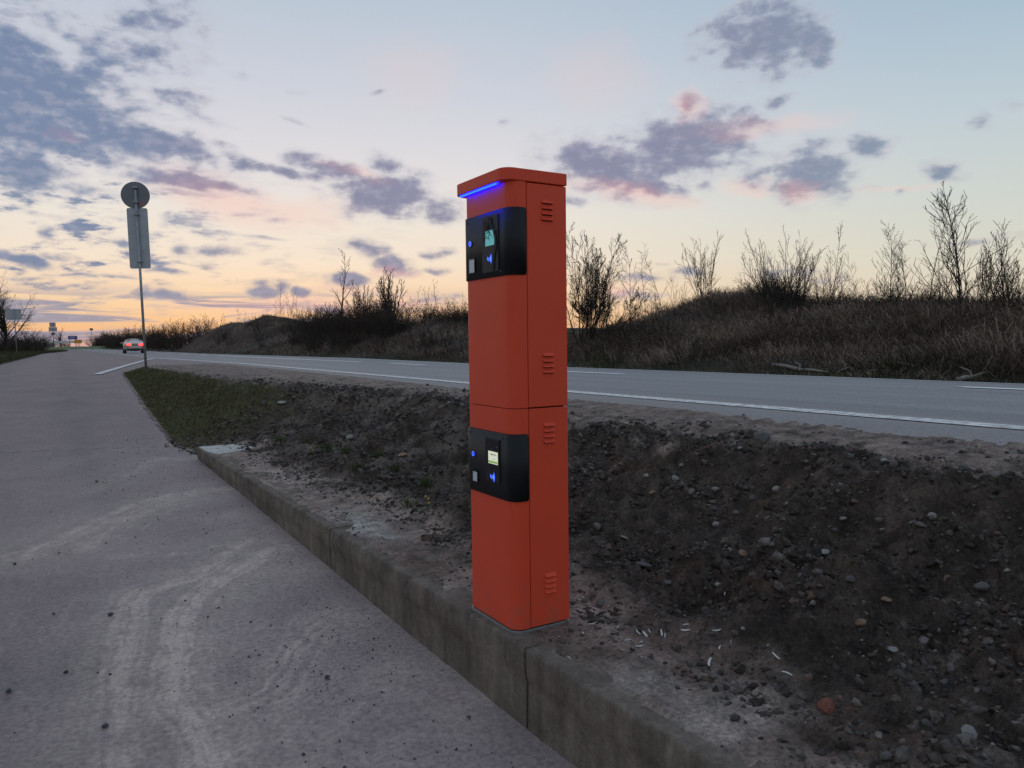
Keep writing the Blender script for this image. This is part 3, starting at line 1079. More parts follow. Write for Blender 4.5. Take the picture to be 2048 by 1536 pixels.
def kerb_block(y0, y1, rng_seed):
    """a cast length of kerb wall with ragged upper edge; displaced face grid and top"""
    ny = int((y1 - y0) / .022)
    yy = np.linspace(y0, y1, ny)
    prof = [(0.0, -.25), (0.0, -.05), (0.0, .0), (0.0, .06), (0.0, .12), (0.0, .18), (0.0, .215), (0.0, .24), (0.0, .27), (0.0, .30), (.000, .330), (.001, .346), (.004, .354), (.011, .358), (.05, .358), (.12, .358), (.20, .357), (.27, .355), (.32, .353), (.32, -.25)]
    P_ = np.array(prof)
    VX = np.zeros((ny, len(P_)))
    VZ = np.zeros((ny, len(P_)))
    for k, (dx, z) in enumerate(prof):
        ed = np.exp(-((z - .345) / .035) ** 2) * (dx < .1)
        chip = np.clip(fbm(yy * 8.5, yy * 0 + 3 + rng_seed, 4, 200, .62) - .02, 0, 1)
        rough = .007 * fbm(yy * 9, yy * 0 + z * 11 + rng_seed, 4, 210) + .010 * fbm(yy * 1.2, yy * 0 + z * 3, 3, 211)
        low = 1 if dx < .3 else 0
        board = .010 * (z > .225) if dx < .1 else 0
        VX[:, k] = dx + low * rough + ed * chip * .075 - board
        VZ[:, k] = z - ed * chip * .035 + (.004 * fbm(yy * 3, yy * 0 + dx * 9, 3, 212) if dx > .04 and z > .3 else 0)
    YY = np.repeat(yy[:, None], len(P_), 1)
    Vv = np.c_[(VX + kerb_x(YY)).ravel() - 1.6, YY.ravel() - 2.5, VZ.ravel()]
    F = [tuple(f) for f in grid_faces(ny, len(P_))]
    me = bpy.data.meshes.new('kerb_block')
    n = len(P_)
    F.append(tuple(range(n)))
    F.append(tuple((ny - 1) * n + k for k in range(n - 1, -1, -1)))
    me.from_pydata(Vv.tolist(), [], F)
    me.update()
    me.polygons.foreach_set('use_smooth', [True] * (len(F) - 2) + [False, False])
    o = link('kerb_block', me, conc, platform)
    return o


joints = [-3.0, .35, 2.62, 5.10, 7.62, KERB_END]
for i in range(len(joints) - 1):
    kerb_block(joints[i] + .006, joints[i + 1] - .006, i * 3.7)
sb = MB()
sb.prism([(kerb_x(-3) + .33 - 1.6, -3 - 2.5), (2.9 - 1.6, -3 - 2.5), (2.9 - 1.6, 7.5), (2.15 - 1.6, KERB_END - 2.5), (kerb_x(KERB_END) + .33 - 1.6, KERB_END - 2.5)], -.25, .24)
sb.build('slab', conc, platform)
pale_conc = mat('pale_concrete', (.46, .435, .40), .9, var=.28, vscale=7, bump=.004, bscale=50, spec=.2)
ep = MB()
y0_, y1_ = 9.28, KERB_END - .012
ep.prism([(kerb_x(y0_) + .10 - 1.6, y0_ - 2.5), (kerb_x(y0_) + .62 - 1.6, y0_ + .38 - 2.5), (kerb_x(y1_) + .74 - 1.6, y1_ - 2.5), (kerb_x(y1_) + .012 - 1.6, y1_ - 2.5), (kerb_x(y0_) + .02 - 1.6, y0_ + .3 - 2.5)], .34, .372)
ep.build('end_slab', pale_conc, platform, .006)

# ------------------------------------------------------------------ red access terminal
red = bpy.data.materials.new('red_powder_coat')
red.use_nodes = True
T = NT(red.node_tree)
B = T.n['Principled BSDF']
tcn = T.new('ShaderNodeTexCoord')
n1 = T.noise(tcn.outputs['Object'], 3.0, 5, .6)
nfine = T.noise(tcn.outputs['Object'], 420, 2, .5)
c = T.ramp(n1, [(.3, (.66, .070, .032, 1)), (.7, (.72, .078, .035, 1))])
sz = T.new('ShaderNodeSeparateXYZ')
T.l.new(tcn.outputs['Object'], sz.inputs[0])
splash = T.math('MULTIPLY', T.smooth(sz.outputs[2], .30, .0), T.smooth(T.noise(tcn.outputs['Object'], 26, 5, .7), .45, .75))
c = T.mix(T.math('MULTIPLY', splash, .55), c, (.22, .13, .10, 1))
T.l.new(c, B.inputs['Base Color'])
B.inputs['Roughness'].default_value = .48
B.inputs['Specular IOR Level'].default_value = .22
black = mat('black_panel_coat', (.008, .009, .011), .5, var=.15, vscale=20, spec=.28, bump=.0004, bscale=600)
glass = mat('black_reader_glass', (.006, .006, .007), .12, spec=.5)
dark_gap = mat('dark_gap', (.01, .006, .006), .9)
steel = mat('galvanised_base', (.26, .255, .25), .5, metal=.6, var=.2, vscale=30)

PX0, PX1, PY0, PY1, PZ0 = 1.68, 1.972, 2.755, 3.187, .365
PCX, PCY = (PX0 + PX1) / 2, (PY0 + PY1) / 2
term = empty('access_terminal', (PCX, PCY, PZ0))
tag(term, 'tall bright red access terminal pillar with two black control panels on the platform', 'access terminal')


def rel(x, y):
    return (x - PCX, y - PCY)


def front_profile(x_front, x_back, y0, y1, r, n=8):
    """outline open at the back: from (x_back,y0) round the two front corners to (x_back,y1)"""
    pts = [(x_back, y0)]
    for k in range(n + 1):
        a = -math.pi / 2 - k / n * math.pi / 2
        pts.append((x_front + r + r * math.cos(a), y0 + r + r * math.sin(a)))
    for k in range(n + 1):
        a = math.pi - k / n * math.pi / 2
        pts.append((x_front + r + r * math.cos(a), y1 - r + r * math.sin(a)))
    pts.append((x_back, y1))
    return [rel(*p) for p in pts]


def P0(z):
    return z - PZ0


SEAM, JOINT, CAPB, CAPT = 1.762, 1.357, 2.337, 2.39
R_ = .052
MB().prism([rel(*p) for p in ((PX0 + .03, PY0 + .02), (PX1 - .01, PY0 + .02), (PX1 - .01, PY1 - .02), (PX0 + .03, PY1 - .02))], .0, P0(CAPB)).build('inner_frame', dark_gap, term)
bp = front_profile(PX0 - .005, PX1 + .002, PY0 - .003, PY1 + .005, R_ + .005)
MB().prism(bp[::-1], -.012, .006).build('base_plate', steel, term, .002)
for nm, z0, z1 in (('front_cover', .376, JOINT - .0015), ('front_cover', JOINT + .0015, CAPB)):
    o = MB().prism(front_profile(PX0, SEAM - .0018, PY0, PY1, R_)[::-1], P0(z0), P0(z1)).build(nm, red, term, .0012, True)
    o.data.set_sharp_from_angle(angle=rad(35)) if hasattr(o.data, 'set_sharp_from_angle') else None
doors = []
for z0, z1 in ((.376, JOINT - .003), (JOINT + .003, CAPB - .004)):
    d = MB().prism([rel(*p) for p in ((SEAM + .0018, PY0), (PX1, PY0), (PX1, PY1), (SEAM + .0018, PY1))], P0(z0), P0(z1)).build('side_door', red, term, .0025)
    doors.append(d)
for zc in (1.242, .563, 2.221, 1.553):
    dr = doors[1] if zc > JOINT else doors[0]
    for k in range(4):
        z = P0(zc) + (1.5 - k) * .0245
        xa, xb = 1.838 - PCX, 1.898 - PCX
        yb = PY0 - PCY + .001
        lv = MB()
        # pressed louvre: sloping hood, closed top, near-black strip under it painting the slot's shade
        lv.add([(xa, yb, z + .0095), (xb, yb, z + .0095), (xb - .003, yb - .013, z - .006), (xa + .003, yb - .013, z - .006), (xb, yb, z - .007), (xa, yb, z - .007)],
               [(0, 3, 2, 1), (0, 5, 3), (1, 2, 4), (5, 4, 2, 3), (0, 1, 4, 5)])
        lv.build('louvre', red, dr, .0006)
        MB().box((xa + .004, yb - .0016, z - .0105), (xb - .004, yb + .001, z - .0072)).build('louvre_slot_shade', dark_gap, dr)
# cap
cap_poly = front_profile(1.648, PX1 + .003, PY0 - .004, 3.222, .055)
cap = MB().prism(cap_poly[::-1], P0(CAPB), P0(CAPT)).build('cap', red, term, .004, True)
cap.data.set_sharp_from_angle(angle=rad(35)) if hasattr(cap.data, 'set_sharp_from_angle') else None
blue_led = emit('blue_led', (.015, .10, 1.0), 3.0)
led_body = emit('led_tape', (.0006, .002, 1.0), 38.0)
MB().box((1.656 - PCX, 2.832 - PCY, P0(CAPB) - .005), (1.672 - PCX, 3.172 - PCY, P0(CAPB) + .001)).build('light_tape', led_body, cap)
nled = 26
for k in range(nled):
    yy = 2.838 - PCY + (3.166 - 2.838) * k / (nled - 1)
    o = MB().box((1.6550 - PCX, yy - .0035, P0(CAPB) - .0085), (1.6620 - PCX, yy + .0035, P0(CAPB) - .0025)).build('light_diode', blue_led, cap)


def wrap_panel(z0, z1):
    off = .007
    pr = front_profile(PX0 - off, SEAM - .006, PY0 - off, PY1 + off, R_ + off, 10)
    # resample with fine steps at both ends so that the ends can be rounded
    P_ = np.array(pr)
    s = np.r_[0, np.cumsum(np.hypot(np.diff(P_[:, 0]), np.diff(P_[:, 1])))]
    L = s[-1]
    r = .012
    ss = np.unique(np.r_[[r * (1 - math.cos(k / 6 * math.pi / 2)) for k in range(7)], s[(s > r * 1.05) & (s < L - r * 1.05)], [L - r * (1 - math.cos(k / 6 * math.pi / 2)) for k in range(7)]])
    xs, ys_ = np.interp(ss, s, P_[:, 0]), np.interp(ss, s, P_[:, 1])
    e = np.minimum(ss, L - ss)
    inset = np.where(e < r, r - np.sqrt(np.maximum(r * r - (r - e) ** 2, 0)), 0)
    tx, ty = np.gradient(xs, ss), np.gradient(ys_, ss)
    nx_, ny_ = ty, -tx
    ln_ = np.hypot(nx_, ny_)
    nx_, ny_ = nx_ / ln_, ny_ / ln_
    # make the normal point inward to the body
    cx, cy = 0.0, 0.0
    sg = np.sign(nx_ * (cx - xs) + ny_ * (cy - ys_))
    sg[sg == 0] = 1
    nx_, ny_ = nx_ * sg, ny_ * sg
    n = len(ss)
    vs, fs = [], []
    for i in range(n):
        zt, zb = P0(z1) - inset[i], P0(z0) + inset[i]
        ch = .0015
        vs += [(xs[i] + nx_[i] * .006, ys_[i] + ny_[i] * .006, zb), (xs[i], ys_[i], zb + ch), (xs[i], ys_[i], zt - ch), (xs[i] + nx_[i] * .006, ys_[i] + ny_[i] * .006, zt)]
    for i in range(n - 1):
        for k in range(4):
            fs.append((i * 4 + k, i * 4 + (k + 1) % 4, (i + 1) * 4 + (k + 1) % 4, (i + 1) * 4 + k))
    fs += [(3, 2, 1, 0), tuple((n - 1) * 4 + k for k in range(4))]
    return MB().add(vs, fs).build('control_panel', black, term, smooth=True)


FX = PX0 - .007 - PCX
ring_m = emit('blue_button_ring', (.05, .12, 1.0), 1.7)
white_glow = emit('pale_blue_glow', (.22, .45, 1.0), 1.3)


def circle(yc, zc, r, n=24):
    return [(yc + r * math.cos(2 * math.pi * k / n), zc + r * math.sin(2 * math.pi * k / n)) for k in range(n)]


def ring(yc, zc, r1, r0, x0, x1, name, mt, parent, n=28):
    vs, fs = [], []
    for k in range(n):
        a = 2 * math.pi * k / n
        c_, s_ = math.cos(a), math.sin(a)
        vs += [(x0, yc + r1 * c_, zc + r1 * s_), (x1, yc + r1 * c_, zc + r1 * s_), (x1, yc + r0 * c_, zc + r0 * s_), (x0, yc + r0 * c_, zc + r0 * s_)]
    for k in range(n):
        j = (k + 1) % n
        for q in range(4):
            fs.append((k * 4 + q, j * 4 + q, j * 4 + (q + 1) % 4, k * 4 + (q + 1) % 4))
    return MB().add(vs, fs).build(name, mt, parent)


def frame(yA, yB, zA, zB, w, x0, x1, name, mt, parent):
    b = MB()
    y0, y1 = min(yA, yB), max(yA, yB)
    z0, z1 = min(zA, zB), max(zA, zB)
    b.box((x0, y0, z0), (x1, y0 + w, z1)).box((x0, y1 - w, z0), (x1, y1, z1)).box((x0, y0 + w, z0), (x1, y1 - w, z0 + w)).box((x0, y0 + w, z1 - w), (x1, y1 - w, z1))
    return b.build(name, mt, parent)


def panel_fit(z0, z1, zb, win, rd, scr, nfc, upper):
    pan = wrap_panel(z0, z1)
    yb = 3.101 - PCY
    # call button: bezel, lit ring
    MB().prism_x(circle(yb, P0(zb), .0155), FX - .003, FX + .002).build('call_button', glass, pan)
    ring(yb, P0(zb), .0118, .0070, FX - .0042, FX - .0028, 'button_light', ring_m, pan)
    # scanner window: recess frame, dark box, pale glass
    wy0, wy1, wz0, wz1 = win[0] - PCY, win[1] - PCY, P0(win[2]), P0(win[3])
    frame(wy0, wy1, wz0, wz1, .004, FX - .004, FX + .001, 'scanner_frame', black, pan)
    MB().box((FX - .0012, wy0 + .004, wz0 + .004), (FX + .001, wy1 - .004, wz1 - .004)).build('scanner_recess', glass, pan)
    MB().box((FX - .0032, wy0 + .006, wz0 + .005), (FX - .0014, wy1 - (.020 if upper else .010), wz1 - .008)).build('scanner_window', scan_m, pan)
    # reader
    ry0, ry1, rz0, rz1 = rd[0] - PCY, rd[1] - PCY, P0(rd[2]), P0(rd[3])
    MB().box((FX - .004, ry0, rz0), (FX + .001, ry1, rz1)).build('card_reader', crack_m if upper else glass, pan, .001)
    sy0, sy1, sz0, sz1 = scr[0] - PCY, scr[1] - PCY, P0(scr[2]), P0(scr[3])
    MB().box((FX - .0052, sy0, sz0), (FX - .0038, sy1, sz1)).build('display', teal_m if upper else lcd_m, pan)
    ny, nz = nfc[0] - PCY, P0(nfc[1])
    # contactless mark: a leaning N and three waves, in light
    x0, x1 = FX - .0052, FX - .0038

    def stroke(pts, w):
        b = MB()
        for (ya, za), (yb_, zb_) in zip(pts[:-1], pts[1:]):
            d = Vector((0, yb_ - ya, zb_ - za))
            n_ = Vector((0, -d.z, d.y)).normalized() * w / 2
            b.prism_x([(ya + n_.y, za + n_.z), (yb_ + n_.y, zb_ + n_.z), (yb_ - n_.y, zb_ - n_.z), (ya - n_.y, za - n_.z)], x0, x1)
        return b

    s = 1.0
    stroke([(ny + .021, nz - .006), (ny + .021, nz + .010), (ny + .009, nz - .010), (ny + .009, nz + .006)], .0032).build('contactless_letter', ring_m, pan)
    for k, rr in enumerate((.010, .018, .026)):
        pts = [(ny + .004 - rr * math.cos(a) * .75, nz + rr * math.sin(a)) for a in [rad(-50 + 10 * q) for q in range(11)]]
        stroke(pts, .0030).build('contactless_wave', white_glow if k == 0 else ring_m, pan)
    if upper:
        # shattered cover glass: radiating cracks and a strip of black tape
        rng = random.Random(4)
        cy_, cz_ = (ry0 + ry1) / 2 + .01, (sz0 + sz1) / 2 + .02
        for k in range(16):
            a = rng.uniform(0, 2 * math.pi)
            y_, z_ = cy_ + rng.uniform(-.02, .02), cz_ + rng.uniform(-.05, .05)
            pts = [(y_, z_)]
            for q in range(5):
                a += rng.uniform(-.5, .5)
                st = rng.uniform(.008, .022)
                y_, z_ = y_ + math.cos(a) * st, z_ + math.sin(a) * st
                if not (ry0 + .003 < y_ < ry1 - .003 and rz0 + .003 < z_ < rz1 - .003):
                    break
                pts.append((y_, z_))
            if len(pts) > 1:
                b = stroke(pts, .0022)
                b.build('crack', crackline_m, pan).location = (-.0006, 0, 0)
        tp = [(2.906, 2.197), (2.897, 2.165), (2.872, 2.135), (2.860, 2.10), (2.862, 2.06), (2.880, 2.02), (2.884, 1.985), (2.888, 1.963)]
        vs, fs = [], []
        for i, (ty_, tz_) in enumerate(tp):
            vs += [(FX - .0075, ty_ - PCY - .009, P0(tz_)), (FX - .0075, ty_ - PCY + .009, P0(tz_)), (FX - .0040, ty_ - PCY + .009, P0(tz_)), (FX - .0040, ty_ - PCY - .009, P0(tz_))]
        for i in range(len(tp) - 1):
            for q in range(4):
                fs.append((i * 4 + q, i * 4 + (q + 1) % 4, i * 4 + 4 + (q + 1) % 4, i * 4 + 4 + q))
        fs += [(3, 2, 1, 0), tuple(4 * (len(tp) - 1) + q for q in range(4))]
        MB().add(vs, fs).build('tape_strip', tape_m, pan)
    else:
        # screen print: a dark mark, grey lettering, green footer; sensor slots above
        w = sy1 - sy0
        h = sz1 - sz0
        MB().box((FX - .0058, sy0 + .001, sz0 + h * .07), (FX - .0050, sy1 - .001, sz0 + h * .23)).build('screen_footer', green_m, pan)
        stroke([(sy1 - w * .27, sz1 - h * .20), (sy1 - w * .36, sz1 - h * .27), (sy1 - w * .46, sz1 - h * .24)], .0045).build('screen_mark', inkd_m, pan).location = (-.0010, 0, 0)
        stroke([(sy1 - w * .48, sz1 - h * .24), (sy0 + w * .14, sz1 - h * .24)], .0055).build('screen_lettering', inkg_m, pan).location = (-.0010, 0, 0)
        stroke([(sy1 - w * .50, sz1 - h * .58), (sy0 + w * .28, sz1 - h * .58)], .002).build('screen_lettering', inkg_m, pan).location = (-.0010, 0, 0)
        MB().box((FX - .005, ry1 - .035, rz1 - .034), (FX - .0038, ry1 - .018, rz1 - .031)).build('sensor_slot', slot_m, pan)
        MB().box((FX - .005, ry0 + .014, rz1 - .036), (FX - .0038, ry0 + .030, rz1 - .029)).build('sensor_slot', slot_m, pan)
        MB().prism_x(circle((ry0 + ry1) / 2, rz1 - .044, .0045, 14), FX - .005, FX - .0038).build('camera_lens', slot_m, pan)
        frame(ry0 - .002, ry1 + .002, rz1 - .002, rz1 + .004, .0015, FX - .0045, FX, 'reader_hood', slot_m, pan)
    # fixing screws
    for (yy, zz) in ((PY0 + .072, z0 + .02), (PY0 + .072, z1 - .02), (PY1 - .055, z0 + .02), (PY1 - .055, z1 - .02)):
        MB().prism_x(circle(yy - PCY, P0(zz), .004, 10), FX - .0018, FX + .001).build('screw', glass, pan)


scan_m = bpy.data.materials.new('scanner_glass')
scan_m.use_nodes = True
T = NT(scan_m.node_tree)
B = T.n['Principled BSDF']
tcn = T.new('ShaderNodeTexCoord')
nz_ = T.noise(tcn.outputs['Object'], 160, 3, .7)
T.l.new(T.ramp(nz_, [(.3, (.35, .38, .42, 1)), (.7, (.68, .71, .78, 1))]), B.inputs['Base Color'])
B.inputs['Roughness'].default_value = .35
crack_m = mat('shattered_glass', (.012, .013, .018), .45, var=.6, vscale=70, spec=.2, bump=.0015, bscale=120)
crackline_m = mat('crack_dark', (.004, .004, .005), .6)
tape_m = mat('black_tape', (.003, .003, .003), .7)
teal_m = emit('teal_screen', (.085, .33, .36), .95)
lcd_m = emit('lcd_screen', (.62, .66, .52), .95)
green_m = emit('lcd_green', (.22, .42, .10), .8)
inkd_m = emit('lcd_dark', (.05, .07, .04), .6)
inkg_m = emit('lcd_grey', (.32, .35, .28), .8)
slot_m = mat('grey_slot', (.06, .06, .065), .4)
panel_fit(1.936, 2.226, 2.105, (3.058, 3.130, 1.966, 2.038), (2.842, 2.985, 1.958, 2.207), (2.868, 2.953, 2.076, 2.143), (2.915, 2.018), True)
panel_fit(.948, 1.246, 1.124, (3.060, 3.117, .991, 1.048), (2.855, 2.981, 1.020, 1.212), (2.869, 2.953, 1.100, 1.156), (2.915, 1.040), False)

# ------------------------------------------------------------------ stones, clods, chips
rngs = np.random.default_rng(11)


def rock_mesh(seed, sub=2, flat=.7, angular=.30, jag=.025):
    import bmesh
    bm = bmesh.new()
    bmesh.ops.create_icosphere(bm, subdivisions=sub, radius=1.0)
    rr = np.random.default_rng(seed)
    planes = [(Vector(rr.normal(size=3)).normalized(), rr.uniform(.55, .85)) for _ in range(9)]
    for v in bm.verts:
        p = v.co.copy()
        for n_, d_ in planes:
            s_ = p.dot(n_)
            if s_ > d_:
                p -= n_ * (s_ - d_) * (1 - angular * .3)
        p += Vector(rr.normal(size=3)) * jag
        p.z *= flat
        v.co = p
    me = bpy.data.meshes.new('rock')
    bm.to_mesh(me)
    bm.free()
    return me


stone_m = {
    'grey': mat('grey_stone', (.125, .115, .108), .85, var=.35, vscale=5, bump=.02, bscale=9),
    'pale': mat('pale_stone', (.27, .25, .23), .85, var=.3, vscale=5, bump=.02, bscale=9),
    'brick': mat('brick_red_stone', (.20, .065, .045), .9, var=.35, vscale=5, bump=.02, bscale=9),
    'tan': mat('tan_stone', (.26, .15, .095), .85, var=.3, vscale=5, bump=.02, bscale=9),
    'dark': mat('dark_stone', (.085, .08, .08), .85, var=.35, vscale=5, bump=.02, bscale=9),
}
ROCKS = [rock_mesh(100 + k, 2, .6 + .1 * (k % 4)) for k in range(8)]
# photo place, width in photo pixels, colour, label
ST = [
    (1524, 877, 42, 'dark', 'large dark grey rock lying on the rim of the bank'),
    (1204, 1208, 24, 'grey', 'rounded grey stone among the white chips behind the pillar'),
    (1652, 1416, 44, 'brick', 'brick red lump of stone on bare ground in the right foreground'),
    (1936, 1471, 40, 'pale', 'pale grey stone at the bottom right, largest of the light stones'),
    (1782, 1300, 24, 'pale', 'small pale wedge of stone above the brick red lump, to its right'),
    (1289, 1133, 38, 'dark', 'flat slate grey slab on the slope right of the pillar'),
    (1335, 1166, 22, 'grey', 'narrow grey stone just below the flat slate slab'),
    (1433, 1050, 16, 'pale', 'round pale pebble in the middle of the bare slope'),
    (1484, 1108, 20, 'tan', 'tan orange stone low on the bare slope'),
    (1552, 980, 20, 'pale', 'pale stone high on the slope below the large dark rock'),
    (1504, 998, 16, 'grey', 'grey stone left of the pale one high on the slope'),
    (1473, 1028, 16, 'grey', 'grey stone beside the round pale pebble on the slope'),
    (1428, 1018, 14, 'dark', 'dark round stone just above the round pale pebble'),
    (1650, 1105, 20, 'pale', 'flat pale stone left of the middle of the right slope'),
    (1862, 1035, 22, 'pale', 'pale upright stone near the top right of the slope'),
    (1757, 1044, 20, 'grey', 'grey cone shaped stone near the top right of the slope'),
    (1826, 1046, 16, 'grey', 'grey stone just left of the pale upright one'),
    (1686, 1038, 14, 'pale', 'small pale stone below the hollow in the slope'),
    (1965, 1180, 30, 'grey', 'grey boulder half sunk at the right edge of the slope'),
    (1772, 1200, 22, 'tan', 'tan flat stone right of the middle of the slope foot'),
    (1720, 1246, 24, 'tan', 'brown stone at the slope foot above the brick red lump'),
    (1700, 1160, 22, 'dark', 'dark stone in a hollow of the right slope'),
    (1985, 1125, 24, 'dark', 'dark flat stone on the far right of the slope'),
    (1283, 891, 16, 'grey', 'grey stone under the rim, nearest to the pillar'),
    (1292, 953, 14, 'pale', 'oval pale stone on the slope beside the pillar'),
    (1431, 980, 18, 'pale', 'pale angular stone in the cluster under the rim'),
    (1350, 958, 16, 'pale', 'pale chip of stone left of the cluster under the rim'),
    (1248, 1076, 16, 'pale', 'pale flake of stone on the slope right of the pillar'),
    (1305, 986, 14, 'tan', 'small rusty stone on the slope beside the pillar'),
    (1838, 1420, 18, 'grey', 'small grey stone left of the pale bottom right stone'),
    (1555, 1380, 16, 'dark', 'small dark stone left of the brick red lump'),
    (1470, 1268, 18, 'dark', 'dark clod at the foot of the slope by the white splinters'),
    (1486, 1258, 12, 'pale', 'small pale pebble at the slope foot by the dark clod'),
    (805, 912, 20, 'tan', 'pinkish broken tile piece on the slope left of the pillar'),
    (700, 876, 16, 'pale', 'pale round pebble among the slid gravel left of the pillar'),
    (757, 862, 14, 'grey', 'grey pebble at the top of the slid gravel'),
    (565, 806, 18, 'pale', 'pale flat stone at the border of grass and raw soil'),
]
SPOTS = []
for i, (px, py, wpx, cl, lb) in enumerate(ST):
    p = bank_hit(px, py)
    dist = float(np.dot(p - CPOS, fwd))
    r = wpx / 1500.0 * dist * .56
    me = ROCKS[i % 8].copy()
    o = link('stone', me, stone_m[cl])
    SPOTS.append((p[0], p[1], r))
    o.location = (p[0], p[1], p[2] + r * .18)
    o.scale = (r, r * rngs.uniform(.75, 1.0), r * (.35 if 'flat' in lb or 'slab' in lb or 'tile' in lb or 'flake' in lb else rngs.uniform(.7, .95)))
    o.rotation_euler = (rngs.uniform(-.35, .35), rngs.uniform(-.35, .35), rngs.uniform(0, 6.28))
    tag(o, lb, 'stone', 'stones on the earth bank')


def scatter_pebbles(name, pts, radii, mt, cols, seed, sub=1, squash=.65, jag=.14):
    """many loose pebbles joined in one mesh, each a small rough solid"""
    import bmesh
    protos = []
    for k in range(6):
        me = rock_mesh(seed + k, sub, squash, .3, jag)
        n = len(me.vertices)
        v = np.zeros(n * 3)
        me.vertices.foreach_get('co', v)
        f = np.array([p.vertices[:] for p in me.polygons])
        protos.append((v.reshape(-1, 3), f))
        bpy.data.meshes.remove(me)
    pts, radii, cols = np.asarray(pts), np.asarray(radii), np.asarray(cols)
    free = np.ones(len(pts), bool)
    for sx_, sy_, sr_ in SPOTS:  # loose bits do not sit inside the larger stones
        free &= np.hypot(pts[:, 0] - sx_, pts[:, 1] - sy_) > sr_ * 1.15 + radii * .6
    pts, radii, cols = pts[free], radii[free], cols[free]
    rr = np.random.default_rng(seed)
    Vs, Fs, Cs = [], [], []
    off = 0
    for i, (p, r) in enumerate(zip(pts, radii)):
        v, f = protos[i % 6]
        a = rr.uniform(0, 6.28)
        tl = rr.normal(0, .35, 2)
        R1 = np.array([[math.cos(a), -math.sin(a), 0], [math.sin(a), math.cos(a), 0], [0, 0, 1]])
        R2 = np.array([[1, 0, tl[0]], [0, 1, tl[1]], [-tl[0], -tl[1], 1]])
        sc = np.array([1, rr.uniform(.6, 1), rr.uniform(.6, 1)]) * r
        Vs.append((v * sc) @ R1.T @ R2.T + p)
        Fs.append(f + off)
        Cs.append(np.repeat(cols[i][None, :], len(v), 0))
        off += len(v)
    me = mesh_np(name, np.concatenate(Vs), np.concatenate(Fs), {'Col': np.concatenate(Cs)}, smooth=False)
    return link(name, me, mt)


soil_clod_m = mat('earth_clod', (.05, .05, .05), .95, var=.45, vscale=45, attr='Col', spec=.1, bump=.01, bscale=80)
peb_m = mat('loose_stone', (.1, .1, .1), .9, var=.3, vscale=60, attr='Col', spec=.15)
# gravel and clods on the bank
N = 2600
yy = 1.0 + rngs.random(N) ** 1.5 * 10.8
tq = rngs.random(N) ** .9
fo, cr = ip(yy, FOOT), ip(yy, CREST)
xx = fo - .25 + (cr - fo + .45) * tq
keep = fbm(xx * 1.6, yy * 1.6, 3, 303) > -.28
xx, yy = xx[keep], yy[keep]
rr_ = .006 + .016 * rngs.random(len(xx)) ** 3.0 + .0009 * yy
zz = soil_z(xx, yy) + rr_ * .15
pal = np.array([[.055, .048, .045], [.07, .062, .058], [.10, .092, .086], [.15, .14, .13], [.22, .21, .195], [.12, .075, .055]])
pi = rngs.choice(6, len(xx), p=[.44, .30, .14, .05, .02, .05])
o = scatter_pebbles('bank_gravel', np.c_[xx, yy, zz], rr_, peb_m, pal[pi] * rngs.uniform(.75, 1.25, (len(xx), 1)), 500)
tag(o, 'loose dark gravel and soil crumbs strewn over the raw bank', kind='stuff')
# clods of earth: angular lumps the colour of the bank
N = 24000
yy = .9 + rngs.random(N) ** 1.45 * 11.2
tq = rngs.random(N)
fo, cr = ip(yy, FOOT), ip(yy, CREST)
xx = fo - .12 + (cr - fo + .16) * tq
kc = fbm(xx * 2.4, yy * 2.4, 3, 313)
keep = rngs.random(N) < np.clip(.42 + 1.3 * kc, .03, 1)
xx, yy, kc = xx[keep], yy[keep], kc[keep]
rr_ = (.006 + .024 * rngs.random(len(xx)) ** 3.6 + .0010 * yy) * np.clip(1 + .8 * kc, .6, 1.6)
zz = soil_z(xx, yy) - rr_ * .12
pal2 = np.array([[.045, .036, .031], [.070, .057, .050], [.100, .084, .075], [.150, .130, .118], [.110, .074, .058]])
pi = rngs.choice(5, len(xx), p=[.26, .30, .24, .12, .08])
o = scatter_pebbles('earth_clods', np.c_[xx, yy, zz], rr_, soil_clod_m, pal2[pi] * rngs.uniform(.75, 1.3, (len(xx), 1)), 560, 1, .62, .24)
tag(o, 'dark crumbly earth clods covering the raw bank', kind='stuff')
# soil clods along the shoulder and on the slab
N = 3600
yy = 1.6 + rngs.random(N) ** 1.3 * 13
cr = ip(yy, CREST)
xx = cr + .0 + np.abs(rngs.normal(0, .24, N))
k2 = (xx < 4.72) & (fbm(xx * 2.5, yy * 1.6, 3, 304) > -.05)
xx, yy = xx[k2], yy[k2]
r1 = .007 + .022 * rngs.random(len(xx)) ** 3 + .0007 * yy
p1 = np.c_[xx, yy, soil_z(xx, yy) + r1 * .1]
N = 1600
y3 = 1.2 + rngs.random(N) * 8.6
x3 = kerb_x(y3) + .05 + rngs.random(N) ** .7 * .62
k3 = fbm(x3 * 2.2, y3 * 1.3, 3, 305) > .02
k3 &= ~((x3 > PX0 - .03) & (x3 < PX1 + .03) & (y3 > PY0 - .03) & (y3 < PY1 + .03))
x3, y3 = x3[k3], y3[k3]
r3 = .0035 + .009 * rngs.random(len(x3)) ** 3 + .0005 * y3
p3 = np.c_[x3, y3, soil_z(x3, y3) + r3 * .2]
pp = np.r_[p1, p3]
rr_ = np.r_[r1, r3]
pi = rngs.choice(6, len(pp), p=[.52, .28, .10, .05, .03, .02])
o = scatter_pebbles('soil_crumbs', pp, rr_, peb_m, pal[pi] * rngs.uniform(.75, 1.25, (len(pp), 1)), 520)
tag(o, 'dark soil crumbs scattered over the platform and the road shoulder', kind='stuff')
